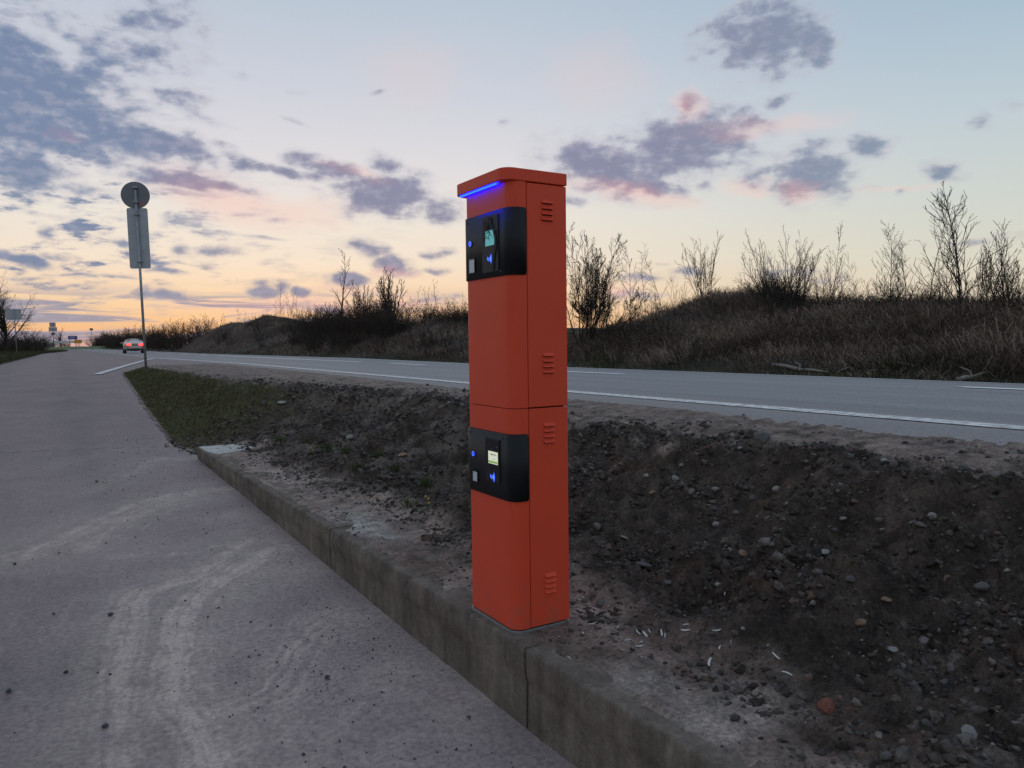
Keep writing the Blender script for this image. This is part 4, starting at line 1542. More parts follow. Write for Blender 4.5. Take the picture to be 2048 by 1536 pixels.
# crumbs on the lane
N = 1500
y4 = 1.3 + rngs.random(N) ** 1.6 * 11
x4 = kerb_x(y4) - .02 - np.abs(rngs.normal(0, .75, N))
k4 = (fbm(x4 * 1.5, y4 * 1.5, 3, 306) > -.02)
x4, y4 = x4[k4], y4[k4]
nc = 380
cc_ = on_lane(670, 1330)
x5, y5 = cc_[0] + rngs.normal(0, .24, nc), cc_[1] + rngs.normal(0, .42, nc)
k5 = x5 < kerb_x(y5) - .02
x4, y4 = np.r_[x4, x5[k5]], np.r_[y4, y5[k5]]
r4 = .0012 + .0045 * rngs.random(len(x4)) ** 5 + .0004 * y4
o = scatter_pebbles('lane_crumbs', np.c_[x4, y4, lane_z(y4) + r4 * .3 + .003], r4, peb_m, (pal[rngs.choice(6, len(x4), p=[.6, .25, .08, .04, .01, .02])]) * rngs.uniform(.6, 1.1, (len(x4), 1)), 540)
tag(o, 'tiny dark dirt crumbs scattered on the lane asphalt', kind='stuff')
CLODS = [(211, 1456, 16, 'largest dirt clod on the lane, near the bottom left'), (17, 1387, 14, 'dirt clod on the lane at the far left edge'), (131, 1348, 11, 'dirt clod on the lane right of the one at the left edge'),
         (222, 1232, 12, 'dirt clod on the lane beside the pale sand track'), (108, 1230, 8, 'small dirt clod on the clean left part of the lane'), (30, 1130, 7, 'small dirt clod on the lane at the upper left'),
         (220, 1352, 8, 'small dirt clod above the largest one on the lane'), (607, 1512, 9, 'dirt clod on the lane at the bottom edge'), (690, 1538, 10, 'dirt clod half cut off by the bottom edge'),
         (654, 1358, 12, 'dirt clod in the dark crumb patch near the kerb'), (194, 965, 7, 'small dirt clod on the lane left of the kerb end'), (938, 1438, 9, 'dirt clod on the lane close to the kerb below the pillar')]
for i, (px, py, w, lb) in enumerate(CLODS):
    p = on_lane(px, py)
    r = w / 1500.0 * float(np.dot(p - CPOS, fwd)) * .55
    o = link('dirt_clod', ROCKS[(i * 3) % 8].copy(), stone_m['dark'])
    o.location = (p[0], p[1], p[2] + r * .45 + .004)
    o.scale = (r, r * .8, r * .8)
    o.rotation_euler = (0, 0, i * 1.3)
    tag(o, lb, 'dirt clod', 'dirt clods on the lane')

# white splinters by the foot of the pillar
chip_m = mat('white_splinter', (.52, .50, .47), .7, var=.2, vscale=40)


def chip_mesh(k):
    rr = random.Random(k)
    L, w, bend = 1.0, rr.uniform(.12, .22), rr.uniform(-.12, .12) if k else .0
    vs, fs = [], []
    n = 6
    for i in range(n + 1):
        t = i / n - .5
        ww = w * (.55 + .45 * math.cos(t * 2.2)) * (1 if 0 < i < n else .6)
        y_ = bend * (4 * t * t - .5)
        z_ = .05 + .10 * (t * t) * (1 if k % 2 else -0.3) * 2
        vs += [(t * L, y_ - ww / 2, z_ - .04), (t * L, y_ + ww / 2, z_ - .04), (t * L, y_ + ww / 2, z_ + .04), (t * L, y_ - ww / 2, z_ + .04)]
    for i in range(n):
        for q in range(4):
            fs.append((i * 4 + q, i * 4 + (q + 1) % 4, i * 4 + 4 + (q + 1) % 4, i * 4 + 4 + q))
    fs += [(3, 2, 1, 0), tuple(n * 4 + q for q in range(4))]
    me = bpy.data.meshes.new('wood_chip')
    me.from_pydata(vs, [], fs)
    me.update()
    me.materials.append(chip_m)
    return me


CHIPM = [chip_mesh(k) for k in range(6)]
CH = [(1158, 1200, 9, 40), (1146, 1205, 9, 80), (1166, 1195, 8, 10), (1160, 1222, 16, 5), (1150, 1226, 12, 20), (1176, 1228, 9, -30), (1195, 1238, 10, -30), (1209, 1230, 8, -60), (1190, 1218, 10, 10), (1186, 1249, 18, -10),
      (1172, 1240, 8, 50), (1216, 1212, 9, -40), (1166, 1268, 13, 60), (1214, 1258, 10, 0), (1236, 1257, 15, -4), (1230, 1272, 6, 80), (1256, 1281, 15, 0), (1276, 1266, 14, 50), (1290, 1270, 20, 20), (1300, 1264, 14, -15), (1282, 1285, 12, 5),
      (1324, 1268, 20, 0), (1330, 1272, 14, 8), (1370, 1262, 20, -50), (1372, 1250, 12, -80), (1434, 1262, 18, -45), (1440, 1296, 14, -10), (1338, 1244, 8, -30), (1138, 1316, 12, 0), (1278, 1294, 16, 15), (1286, 1316, 14, 5), (1312, 1230, 6, 20),
      (1420, 1325, 22, 35), (1552, 1314, 20, 15), (1574, 1348, 20, 0), (1536, 1414, 9, 20), (1118, 1274, 7, 90), (1400, 1192, 7, -30), (1450, 1190, 8, 30), (1245, 1300, 8, 60), (1500, 1360, 8, 10), (1462, 1284, 6, 40)]
special = {32: ('curved white splinter lying alone below the scattered ones', None), 33: ('curled white splinter right of the lone curved one', None), 34: ('straight white splinter furthest right on the bare ground', None)}
for i, (px, py, w, ang) in enumerate(CH):
    p = bank_hit(px, py)
    if PX0 - .02 < p[0] < PX1 + .02 and PY0 - .02 < p[1] < PY1 + .02:
        continue
    L = w / 1500.0 * float(np.dot(p - CPOS, fwd)) * 1.05
    o = link('wood_chip', CHIPM[i % 6])
    o.location = (p[0], p[1], p[2] + L * .03 + .001)
    o.scale = (L, L, L)
    n_ = Vector((float(soil_z(p[0] - .03, p[1]) - soil_z(p[0] + .03, p[1])) / .06, float(soil_z(p[0], p[1] - .03) - soil_z(p[0], p[1] + .03)) / .06, 1))
    n_.x = max(-.8, min(.8, n_.x))
    n_.y = max(-.8, min(.8, n_.y))
    q = n_.normalized().to_track_quat('Z', 'Y').to_matrix()
    a0 = rad(-ang * 1.0) - psi
    o.rotation_euler = (q @ Matrix.Rotation(a0, 3, 'Z')).to_euler()
    if i in special:
        tag(o, special[i][0], 'wood chip', 'white splinters by the pillar')
    else:
        tag(o, 'one of the small white splinters strewn on the dirt beside the pillar foot', 'wood chip', 'white splinters by the pillar')
# ------------------------------------------------------------------ embankment beyond the road
RID = [(-20, 2.5), (8, 2.5), (11, 2.58), (13.8, 2.78), (17.1, 3.28), (18.9, 2.85), (22, 2.0), (26, 1.85), (30, 2.4), (34, 2.95), (46, 3.05), (59, 3.0), (66, 3.0), (71, 3.6), (77, 4.6), (81, 4.1), (86, 4.05), (94, 4.3), (100, 3.9), (108, 3.0), (118, 1.5), (400, 1.3)]


def emb_z(x, y, fine=True):
    x = np.asarray(x, float)
    y = np.asarray(y, float)
    f = ip(y, FAR_Z) - .06
    rr = ip(y, RID) - .26 * sstep(y, 70, 60)
    t = np.clip((x - 12.5) / 5.6, 0, 1)
    sh = .45 * t + .55 * sstep(t, 0, 1)
    z = f + (rr - f) * sh
    back = np.clip((x - 18.4) / 9.0, 0, 1)
    z = z - back * (.35 * (rr - f))
    z = z + .24 * sstep(t, .1, .6) * fbm(x * .35, y * .25, 4, 400) + .10 * sstep(t, 0, .3) * fbm(x * 1.1, y * 1.1, 3, 410)
    if fine:
        z = z + .06 * sstep(t, 0, .2) * fbm(x * 3, y * 3, 3, 420)
    return z


emb_mat = mat('embankment_soil', (.05, .045, .04), .95, var=.35, vscale=1.5, bump=.05, bscale=6, attr='Col', spec=.1)
ey = np.r_[np.arange(-30, 2, 2.0), np.arange(2, 30, .16), np.arange(30, 70, .35), np.arange(70, 130, .8), np.arange(130, 401, 6)]
ex = np.r_[12.34, np.arange(12.45, 20, .16), np.arange(20, 28, .5), np.arange(28, 120, 8)]
EX, EY = np.meshgrid(ex, ey)
EZ = emb_z(EX, EY)
tt_ = np.clip((EX - 12.5) / 5.6, 0, 1)
w_ = fbm(EX * .5, EY * .4, 4, 430)
ec = np.array([.058, .050, .044]) * (1 + .3 * w_[..., None])
mound = sstep(EY, 66, 72) * sstep(EY, 118, 108)
ec = ec * (1 - mound[..., None]) + np.array([.066, .046, .036]) * mound[..., None]
gs = sstep(EX, 13.6, 12.7) * .8
ec = ec * (1 - gs[..., None]) + np.array([.035, .038, .020]) * gs[..., None]
emb = link('embankment', mesh_np('embankment', np.c_[EX.ravel(), EY.ravel(), EZ.ravel()], grid_faces(len(ey), len(ex)), {'Col': ec.reshape(-1, 3)}), emb_mat)
tag(emb, kind='structure')

# verge to the left of the lane and the field beyond
vy = np.r_[np.arange(-20, 24, 4.0), np.arange(24, 120, .8), np.arange(120, 400, 5.0)]
VX = left_edge(vy)[:, None] + np.array([.0, -.15, -.4, -.8, -1.3, -2, -3, -5, -9, -16, -30, -60, -120])[None, :]
VY = np.repeat(vy[:, None], VX.shape[1], 1)
dd = left_edge(vy)[:, None] - VX
VX = VX + .25 * fbm(VX * .5, VY * .5, 3, 440)
VZ = lane_z(VY) - .01 + .12 * sstep(dd, .1, 1.0) + .12 * sstep(dd, .2, 2) * fbm(VX * .8, VY * .5, 3, 441) - .6 * sstep(dd, 12, 60)
vc = np.array([.058, .058, .030]) * (1 + .4 * fbm(VX * .7, VY * .5, 3, 442)[..., None])
gv_ = sstep(dd, 1.1, .2)
vc = vc * (1 - gv_[..., None]) + np.array([.13, .115, .105]) * gv_[..., None]
verge = link('left_verge', mesh_np('left_verge', np.c_[VX.ravel(), VY.ravel(), VZ.ravel()], grid_faces(len(vy), VX.shape[1])[:, ::-1], {'Col': vc.reshape(-1, 3)}), emb_mat)
tag(verge, kind='structure')


# ------------------------------------------------------------------ grass
def blades(name, P_, L, W_, lean, cols, mt, seed, droop=.5, tilt=.5):
    """thin bent blades, five corners each, joined as one mass"""
    rr = np.random.default_rng(seed)
    n = len(P_)
    a = rr.uniform(0, 2 * np.pi, n)
    side = np.c_[np.cos(a), np.sin(a), np.zeros(n)]
    out = np.c_[-np.sin(a), np.cos(a), np.zeros(n)] * rr.uniform(.1, .8, (n, 1)) + lean
    d1 = out * tilt + np.array([0, 0, 1.0])
    d1 /= np.linalg.norm(d1, axis=1)[:, None]
    d2 = out * (1 + droop) + np.array([0, 0, 1.0 - droop * 1.2]) + rr.normal(0, .2, (n, 3))
    d2 /= np.linalg.norm(d2, axis=1)[:, None]
    m_ = P_ + d1 * (L * .55)[:, None]
    t_ = m_ + d2 * (L * .5)[:, None]
    hw = (W_ / 2)[:, None]
    V = np.stack([P_ - side * hw, P_ + side * hw, m_ + side * hw * .8, m_ - side * hw * .8, t_], 1).reshape(-1, 3)
    b = np.arange(n)[:, None] * 5
    F = np.concatenate([b + np.array([0, 1, 2]), b + np.array([0, 2, 3]), b + np.array([3, 2, 4])])
    me = mesh_np(name, V, F, {'Col': np.repeat(cols, 5, 0)}, smooth=False)
    return link(name, me, mt)


blade_m = mat('grass_blade', (.1, .1, .05), .9, attr='Col', spec=.1)
rg = np.random.default_rng(77)
NT_ = 4200
pxs = rg.uniform(400, 2130, NT_)
az_ = np.arctan2(RIGHT[0] * (pxs - 1024) / 1500 + fwd[0], RIGHT[1] * (pxs - 1024) / 1500 + fwd[1])
tx_ = 12.5 + rg.random(NT_) ** .85 * 7.4
ty_ = tx_ / np.tan(np.maximum(az_, .05))
ok = (ty_ > 2) & (ty_ < 112)
ok &= ~((ty_ > 70) & (ty_ < 106) & (tx_ > 13.5) & (rg.random(NT_) < .6))
tx_, ty_ = tx_[ok], ty_[ok]
dn = fbm(tx_ * .45, ty_ * .35, 3, 450)
nb_ = (40 * np.clip(1 + .9 * dn, .4, 1.7)).astype(int)
ti = np.repeat(np.arange(len(tx_)), nb_)
n = len(ti)
spr = .16 + .0045 * np.hypot(tx_, ty_)
xs_ = tx_[ti] + rg.normal(0, 1, n) * spr[ti]
ysg = ty_[ti] + rg.normal(0, 1, n) * spr[ti] * 1.4
xs_ = np.maximum(xs_, 12.42)
dist = np.hypot(xs_, ysg)
tlen = rg.uniform(.22, .78, len(tx_)) * np.clip(.9 + .8 * dn, .5, 1.5)
tlen = np.where(tx_ < 13.3, tlen * .5, tlen)
L = tlen[ti] * rg.uniform(.55, 1.25, n)
Wd = rg.uniform(.004, .009, n) + dist * .00017
straw = np.array([.370, .280, .215])
brown = np.array([.190, .138, .106])
dk = np.array([.085, .064, .052])
tone = np.clip(rg.random(len(tx_)) * .85 + .08 + 1.0 * fbm(tx_ * .5 + 9, ty_ * .45, 3, 452), 0, 1)
mixv = np.clip(tone[ti] + rg.normal(0, .14, n), 0, 1)
cols = np.where(mixv[:, None] > .5, brown + (straw - brown) * ((mixv - .5) * 2)[:, None], dk + (brown - dk) * (mixv * 2)[:, None])
tgreen = (tx_ < 13.5 + 1.2 * fbm(ty_ * .3, ty_ * 0, 3, 453)) & (rg.random(len(tx_)) < .6)
cols = np.where(tgreen[ti][:, None], np.array([.050, .056, .024]) * rg.uniform(.6, 1.4, (n, 1)), cols)
tl = np.c_[rg.uniform(-1.3, .3, len(tx_)), rg.normal(0, 1.0, len(tx_)), np.zeros(len(tx_))]
lean = tl[ti] + np.c_[rg.normal(0, .35, (n, 2)), np.zeros(n)]
o = blades('dry_grass', np.c_[xs_, ysg, emb_z(xs_, ysg) - .02], L, Wd, lean, cols, blade_m, 1, .95, .95)
tag(o, 'matted dry brown grass covering the embankment', kind='stuff')

N = 60000
yg = 10.2 + rg.random(N) ** 1.35 * 14.5
fo, cr = ip(yg, FOOT), ip(yg, CREST)
xg = fo - .06 + (cr - fo + .05) * rg.random(N)
tg = (xg - fo) / np.maximum(cr - fo, .05)
cover = sstep(yg + 1.0 * fbm(xg * 1.3, yg * 1.0, 3, 460) - 1.6 * np.clip(tg, 0, 1), 10.0, 11.3) * sstep(tg + .22 * fbm(xg * 2, yg * 1.2, 3, 461), 1.02, .78)
cover *= np.clip(.75 + 1.1 * fbm(xg * 3, yg * 3, 3, 462), .05, 1)
ok = rg.random(N) < cover
xg, yg = xg[ok], yg[ok]
n = len(xg)
gcols = np.array([.128, .122, .058]) * rg.uniform(.5, 1.35, (n, 1)) * np.clip(1 + .5 * fbm(xg * 2, yg * 2, 3, 463), .5, 1.5)[:, None]
br = rg.random(n) < .16
gcols[br] = np.array([.16, .13, .085]) * rg.uniform(.5, 1.3, (br.sum(), 1))
o = blades('slope_grass', np.c_[xg, yg, soil_z(xg, yg) - .008], rg.uniform(.025, .075, n), .004 + .00032 * yg, np.c_[rg.normal(0, .5, (n, 2)), np.zeros(n)], gcols, blade_m, 2, .4)
tag(o, 'short green grass on the slope between lane and road', kind='stuff')

N = 14000
yv = 29 + rg.random(N) ** 1.6 * 110
xv = left_edge(yv) - .15 - rg.random(N) ** 1.5 * 7
n = N
gcols = np.array([.062, .060, .030]) * rg.uniform(.5, 1.5, (n, 1))
zv = lane_z(yv) + .06
o = blades('verge_grass', np.c_[xv, yv, zv], rg.uniform(.10, .32, n), .008 + .0003 * yv, np.c_[rg.normal(0, .4, (n, 2)), np.zeros(n)], gcols, blade_m, 3, .4)
tag(o, 'rough grass on the verge left of the lane', kind='stuff')

# single tufts on the raw bank
tuft_m = mat('tuft_green', (.055, .075, .022), .9, var=.3, vscale=30, spec=.1)


def tuft_mesh(seed, n=60):
    rr = np.random.default_rng(seed)
    P_ = np.c_[rr.normal(0, .22, (n, 2)), np.zeros(n)]
    a = rr.uniform(0, 6.28, n)
    side = np.c_[np.cos(a), np.sin(a), np.zeros(n)] * .018
    out = np.c_[P_[:, :2] * 2.0 + rr.normal(0, .3, (n, 2)), np.zeros(n)]
    L = rr.uniform(.4, 1.0, n)[:, None]
    m_ = P_ + (out * .4 + np.array([0, 0, 1.0])) * L * .55
    t_ = m_ + (out * 1.1 + np.array([0, 0, .45])) * L * .5
    V = np.stack([P_ - side, P_ + side, m_ + side * .8, m_ - side * .8, t_], 1).reshape(-1, 3)
    b = np.arange(n)[:, None] * 5
    F = np.concatenate([b + np.array([0, 1, 2]), b + np.array([0, 2, 3]), b + np.array([3, 2, 4])])
    me = mesh_np('grass_tuft', V, F, None, False)
    me.materials.append(tuft_m)
    return me


TM = [tuft_mesh(900 + k) for k in range(4)]
TU = [(560, 885, .16, 'grass tuft on bare soil just behind the pale end slab'), (610, 888, .16, 'grass tuft right of the pale end slab, second from it'), (655, 900, .15, 'grass tuft at the slope foot above the first dandelion'), (712, 937, .13, 'grass tuft in the middle of the rill slope'),
      (758, 912, .12, 'grass tuft below the tile piece on the rill slope'), (790, 945, .12, 'grass tuft left of the terminal, high on the slope foot'), (852, 972, .14, 'grass tuft nearest the lower black panel'), (820, 1012, .13, 'grass tuft beside the yellow dandelions'), (690, 905, .12, 'grass tuft on the slope left of the tile piece')]
for i, (px, py, s, lb) in enumerate(TU):
    p = bank_hit(px, py)
    o = link('grass_tuft', TM[i % 4])
    o.location = (p[0], p[1], p[2] - .01)
    o.scale = (s, s, s)
    o.rotation_euler = (0, 0, i * 1.1)
    tag(o, lb, 'grass tuft', 'grass tufts on the raw bank')
stem_m = mat('dandelion_stem', (.06, .08, .025), .8)
petal_m = mat('dandelion_yellow', (.62, .40, .02), .8)
for (px, py, heads, lb) in ((852, 1020, ((0, 0, .10), (.03, .02, .075), (.012, -.03, .055)), 'dandelion with yellow heads at the slope foot left of the terminal'), (622, 912, ((0, 0, .09), (.03, .01, .06)), 'faded dandelion at the slope foot behind the pale concrete patch')):
    p = bank_hit(px, py)
    e = empty('dandelion', (p[0], p[1], p[2] - .005))
    tag(e, lb, 'flower')
    for hx, hy, hz in heads:
        MB().tube([(hx * .3, hy * .3, 0), (hx * .8, hy * .8, hz * .6), (hx, hy, hz)], .0022, 5).build('stem', stem_m, e)
        MB().tube([(hx, hy, hz), (hx, hy, hz + .006), (hx, hy, hz + .013)], [.003, .008, .0045], 9).build('flower_head', petal_m, e)
    lf = MB()
    for k in range(6):
        a = k * 1.05
        c_, s_ = math.cos(a), math.sin(a)
        lf.add([(0, 0, .004), (c_ * .05 - s_ * .010, s_ * .05 + c_ * .010, .016), (c_ * .10, s_ * .10, .006), (c_ * .05 + s_ * .010, s_ * .05 - c_ * .010, .016)], [(0, 1, 2, 3)])
    lf.build('leaves', stem_m, e)

# ------------------------------------------------------------------ bare trees and shrubs
bark_m = mat('bark', (.045, .040, .036), .9, var=.3, vscale=10, spec=.1)
twig_m = mat('twig', (.050, .042, .036), .9, var=.2, vscale=4, spec=.1)
twig_red = mat('twig_reddish', (.075, .048, .038), .9, var=.2, vscale=4, spec=.1)


def chain(rr, p, d, L, r0, r1, n, up, wob):
    pts = [np.array(p, float)]
    d = np.array(d, float)
    d /= np.linalg.norm(d)
    rs = [r0]
    for i in range(n):
        d = d + np.array([0, 0, up]) / n + rr.normal(0, wob, 3)
        d /= np.linalg.norm(d)
        pts.append(pts[-1] + d * L / n)
        rs.append(r0 + (r1 - r0) * (i + 1) / n)
    return pts, rs, d


def segs(pts, rs, out):
    for i in range(len(pts) - 1):
        out.append((pts[i], pts[i + 1], rs[i], rs[i + 1]))


def tubes(sg, sides, name):
    A_ = np.array([s[0] for s in sg])
    B_ = np.array([s[1] for s in sg])
    ra = np.array([s[2] for s in sg])[:, None]
    rb = np.array([s[3] for s in sg])[:, None]
    d = B_ - A_
    d /= np.linalg.norm(d, axis=1)[:, None] + 1e-9
    ref = np.where(np.abs(d[:, 2:3]) > .8, np.array([[1.0, 0, 0]]), np.array([[0, 0, 1.0]]))
    u = np.cross(d, ref)
    u /= np.linalg.norm(u, axis=1)[:, None]
    v = np.cross(d, u)
    ring = []
    for k in range(sides):
        a = 2 * math.pi * k / sides
        o_ = u * math.cos(a) + v * math.sin(a)
        ring.append((A_ + o_ * ra, B_ + o_ * rb))
    n = len(sg)
    V = np.stack([r[0] for r in ring] + [r[1] for r in ring], 1).reshape(-1, 3)
    b = np.arange(n)[:, None] * (2 * sides)
    F = []
    for k in range(sides):
        j = (k + 1) % sides
        F.append(b + np.array([k, j, sides + j, sides + k]))
    return mesh_np(name, V, np.concatenate(F), None, True)


def side_dir(rr, d, ang):
    d = d / np.linalg.norm(d)
    a = rr.normal(size=3)
    a -= d * a.dot(d)
    a /= np.linalg.norm(a)
    return d * math.cos(ang) + a * math.sin(ang)


def gen(kind, h, seed, thick=1.0, dense=1.0, spread=1.0, buds=False):
    """stems -> trunk, everything finer -> crown; heights in metres"""
    rr = np.random.default_rng(seed)
    trunk, crown = [], []
    tw = .0038 * thick

    def twigs(pts, rs, L0, nmain, lvl, upb, amin=.5, amax=.95, start=.2):
        k = len(pts) - 1
        for q in range(nmain):
            f = start + (1 - start) * (q + rr.random()) / nmain
            i = min(int(f * k), k - 1)
            t = f * k - i
            p = pts[i] * (1 - t) + pts[i + 1] * t
            d = side_dir(rr, pts[i + 1] - pts[i], rr.uniform(amin, amax))
            d[2] = d[2] + .1
            Lq = L0 * rr.uniform(.5, 1.15) * (1.12 - .72 * f)
            r = max(tw, rs[i] * .5)
            r = min(r, .02 * thick)
            p2, r2, _ = chain(rr, p, d, Lq, r, tw * .7, 4 if lvl > 1 else 3, upb, .10)
            segs(p2, r2, crown)
            if lvl > 1:
                twigs(p2, r2, Lq * .45, max(2, int(dense * 5)), lvl - 1, upb * .8, amin, amax, .15)
            if buds and lvl == 1:
                for z_ in (p2[-1], p2[-2], (p2[1] + p2[2]) * .5):
                    dd_ = rr.normal(0, 1, 3) * .012
                    dd_[2] = .035
                    crown.append((z_, z_ + dd_, .007, .003))

    if kind == 'fan':
        ns = int(rr.integers(10, 15))
        for s in range(ns):
            a = rr.uniform(0, 6.28)
            til = rr.uniform(.04, .66) * spread
            d = np.array([math.cos(a) * math.sin(til), math.sin(a) * math.sin(til), math.cos(til)])
            L = h * rr.uniform(.66, 1.0) * (1 - .22 * til / .5)
            p0 = np.array([math.cos(a) * .12, math.sin(a) * .12, -.15]) * 1.0
            pts, rs, _ = chain(rr, p0, d, L, .019 * thick * h / 3.5, tw * .8, 10, .12, .045)
            segs(pts[:4], rs[:4], trunk)
            segs(pts[3:], rs[3:], crown)
            twigs(pts, rs, h * .30, int(dense * 9), 2, .18, .35, .8, .25)
    elif kind == 'leader':
        pts, rs, _ = chain(rr, (0, 0, -.15), (rr.normal(0, .04), rr.normal(0, .04), 1), h, .024 * thick * h / 4, tw * .8, 14, .25, .030)
        segs(pts[:10], rs[:10], trunk)
        segs(pts[9:], rs[9:], crown)
        twigs(pts, rs, h * .50 * spread, int(dense * 30), 2, .30, .5, .85, .10)
    elif kind == 'slim':
        pts, rs, _ = chain(rr, (0, 0, -.15), (rr.normal(0, .06), rr.normal(0, .06), 1), h, .015 * thick * h / 4, tw * .8, 12, .2, .05)
        segs(pts[:8], rs[:8], trunk)
        segs(pts[7:], rs[7:], crown)
        twigs(pts, rs, h * .36 * spread, int(dense * 15), 2, .25, .5, 1.0, .22)
    elif kind == 'round':
        pts, rs, _ = chain(rr, (0, 0, -.15), (rr.normal(0, .05), rr.normal(0, .05), 1), h * .42, .020 * thick * h, .011 * thick * h, 6, .1, .04)
        segs(pts, rs, trunk)
        for q in range(int(12 * dense)):
            f = rr.uniform(.3, 1)
            i = min(int(f * 6), 5)
            d = side_dir(rr, np.array([0, 0, 1.0]), rr.uniform(.2, 1.25))
            L = h * rr.uniform(.4, .62) * spread
            p2, r2, _ = chain(rr, pts[i], d, L, .0075 * thick * h, tw, 7, .2, .10)
            segs(p2, r2, crown)
            twigs(p2, r2, h * .24, int(dense * 9), 3, -.05, .5, 1.1, .2)
    elif kind == 'shrub':
        ns = int(rr.integers(14, 20))
        for s in range(ns):
            a = rr.uniform(0, 6.28)
            til = rr.uniform(.05, .85) * spread
            d = np.array([math.cos(a) * math.sin(til), math.sin(a) * math.sin(til), math.cos(til)])
            L = h * rr.uniform(.5, 1.0)
            p0 = np.array([math.cos(a) * .25, math.sin(a) * .25, -.12])
            pts, rs, _ = chain(rr, p0, d, L, .010 * thick * h / 1.5, tw * .8, 6, .15, .09)
            segs(pts, rs, crown)
            twigs(pts, rs, h * .42, int(dense * 8), 2, .12, .4, 1.0, .1)
    top = max(max(q[0][2], q[1][2]) for q in trunk + crown)
    kz = h / top
    sc_ = np.array([1.0, 1.0, kz])
    trunk = [(q[0] * sc_, q[1] * sc_, q[2], q[3]) for q in trunk]
    crown = [(q[0] * sc_, q[1] * sc_, q[2], q[3]) for q in crown]
    tm = tubes(trunk, 6, 'trunk') if trunk else None
    cm = tubes(crown, 3, 'crown')
    return tm, cm


def plant(name, label, cat, group, loc, tm, cm, rz=0.0, sc=1.0, tmat=None, cmat=None):
    e = empty(name, loc, rz)
    e.scale = (sc, sc, sc)
    tag(e, label, cat, group)
    if tm is not None:
        if not tm.materials:
            tm.materials.append(tmat or bark_m)
        link('trunk', tm, None, e)
    if not cm.materials:
        cm.materials.append(cmat or twig_m)
    link('crown', cm, None, e)
    return e


def on_emb(px, x):
    """ground point of the embankment at lateral distance x seen in picture column px"""
    d = ray(px, 690)
    y_ = x / d[0] * d[1]
    return np.array([x, y_, float(emb_z(np.array(x), np.array(y_)))])


def top_height(p, px, py):
    """height above p of the point over p that is seen at picture row py"""
    d = ray(px, py)
    t = math.hypot(p[0], p[1]) / math.hypot(d[0], d[1])
    return CAM_H + d[2] * t - p[2]


# column, lateral distance, top row, kind, thickness, density, spread, buds, label
TREES = [
    (1168, 14.6, 438, 'fan', 1.05, 2.1, 1.0, True, 'dense budding multi-stem tree standing right behind the pillar'),
    (1206, 15.0, 495, 'fan', 1.0, 1.8, 1.1, True, 'budding shrubby tree just right of the one behind the pillar'),
    (1262, 19.5, 478, 'slim', 1.2, 1.2, 1.0, False, 'slim leafless sapling right of the budding trees, tallest of the slim group'),
    (1298, 20.5, 505, 'slim', 1.0, 1.0, .8, False, 'thin leafless sapling in the dip left of the mound top'),
    (1330, 19.5, 488, 'slim', 1.0, 1.0, 1.0, False, 'thin crooked sapling on the left shoulder of the mound'),
    (1350, 20.0, 545, 'fan', .8, .6, .8, False, 'low bare shrub on the left shoulder of the mound'),
    (1412, 18.6, 456, 'fan', 1.0, 1.0, .75, False, 'bare fan shaped tree standing alone on the mound top'),
    (1556, 17.0, 448, 'fan', 1.0, 1.1, .85, False, 'dense bare multi-stem tree right of the mound top, left one of the clump'),
    (1592, 17.4, 456, 'fan', 1.0, 1.0, .85, False, 'dense bare multi-stem tree right of the mound top, right one of the clump'),
    (1664, 18.4, 440, 'slim', 1.1, 1.0, .9, False, 'slender sapling with forked top right of the dense clump'),
    (1648, 18.8, 500, 'fan', .9, .7, .7, False, 'bare upright shrub in front of the slender forked sapling'),
    (1718, 19.0, 500, 'slim', .9, .9, 1.0, False, 'small spindly sapling above the low ridge scrub'),
    (1782, 18.2, 438, 'leader', 1.1, 1.0, .85, False, 'bare tree with many fine branches, left of the tallest pair'),
    (1812, 18.0, 475, 'leader', 1.0, .9, .8, False, 'bare spreading young tree leaning right beside the finely branched tree'),
    (1858, 17.8, 388, 'slim', 1.2, 1.1, 1.1, False, 'tall thin bare sapling left of the biggest tree on the ridge'),
    (1894, 17.6, 440, 'slim', 1.1, .9, .8, False, 'bare sapling between the tall thin one and the biggest tree'),
    (1922, 16.6, 366, 'leader', 1.5, 1.35, 1.0, False, 'biggest bare tree on the ridge at the right of the picture'),
    (1958, 17.2, 470, 'fan', 1.0, .9, .9, False, 'bare bushy tree close right of the biggest tree'),
    (2006, 17.2, 436, 'leader', 1.1, 1.1, .8, False, 'bare tree second from the right edge of the picture'),
    (2042, 17.0, 448, 'fan', 1.1, 1.0, .8, False, 'bare multi-stem tree cut by the right edge of the picture'),
    (683, 18.0, 500, 'slim', 1.6, 1.0, .85, False, 'lone tall sapling rising over the thicket left of the pillar'),
    (782, 17.6, 530, 'fan', 1.6, 1.2, .8, False, 'broad bare bush rising over the thicket left of the pillar'),
    (728, 18.5, 560, 'fan', 1.3, 1.0, .6, False, 'bare upright bush between the lone sapling and the broad bush'),
    (1376, 13.4, 640, 'fan', .8, .9, 1.1, False, 'low bare bush at the foot of the mound facing the road'),
    (1905, 12.9, 590, 'slim', .9, .8, .9, False, 'dark thin sapling at the road edge below the biggest tree'),
]
for i, (px, x, top, kind, th, de, sp, bud, lb) in enumerate(TREES):
    p = on_emb(px, x)
    h = top_height(p, px, top)
    dd_ = float(np.dot(p - CPOS, fwd))
    tm, cm = gen(kind, h, 1000 + i * 7, th * max(1.0, dd_ / 24.0), de, sp, bud)
    plant('bare_tree', lb, 'tree', 'bare trees on the embankment', p, tm, cm, i * 2.1)

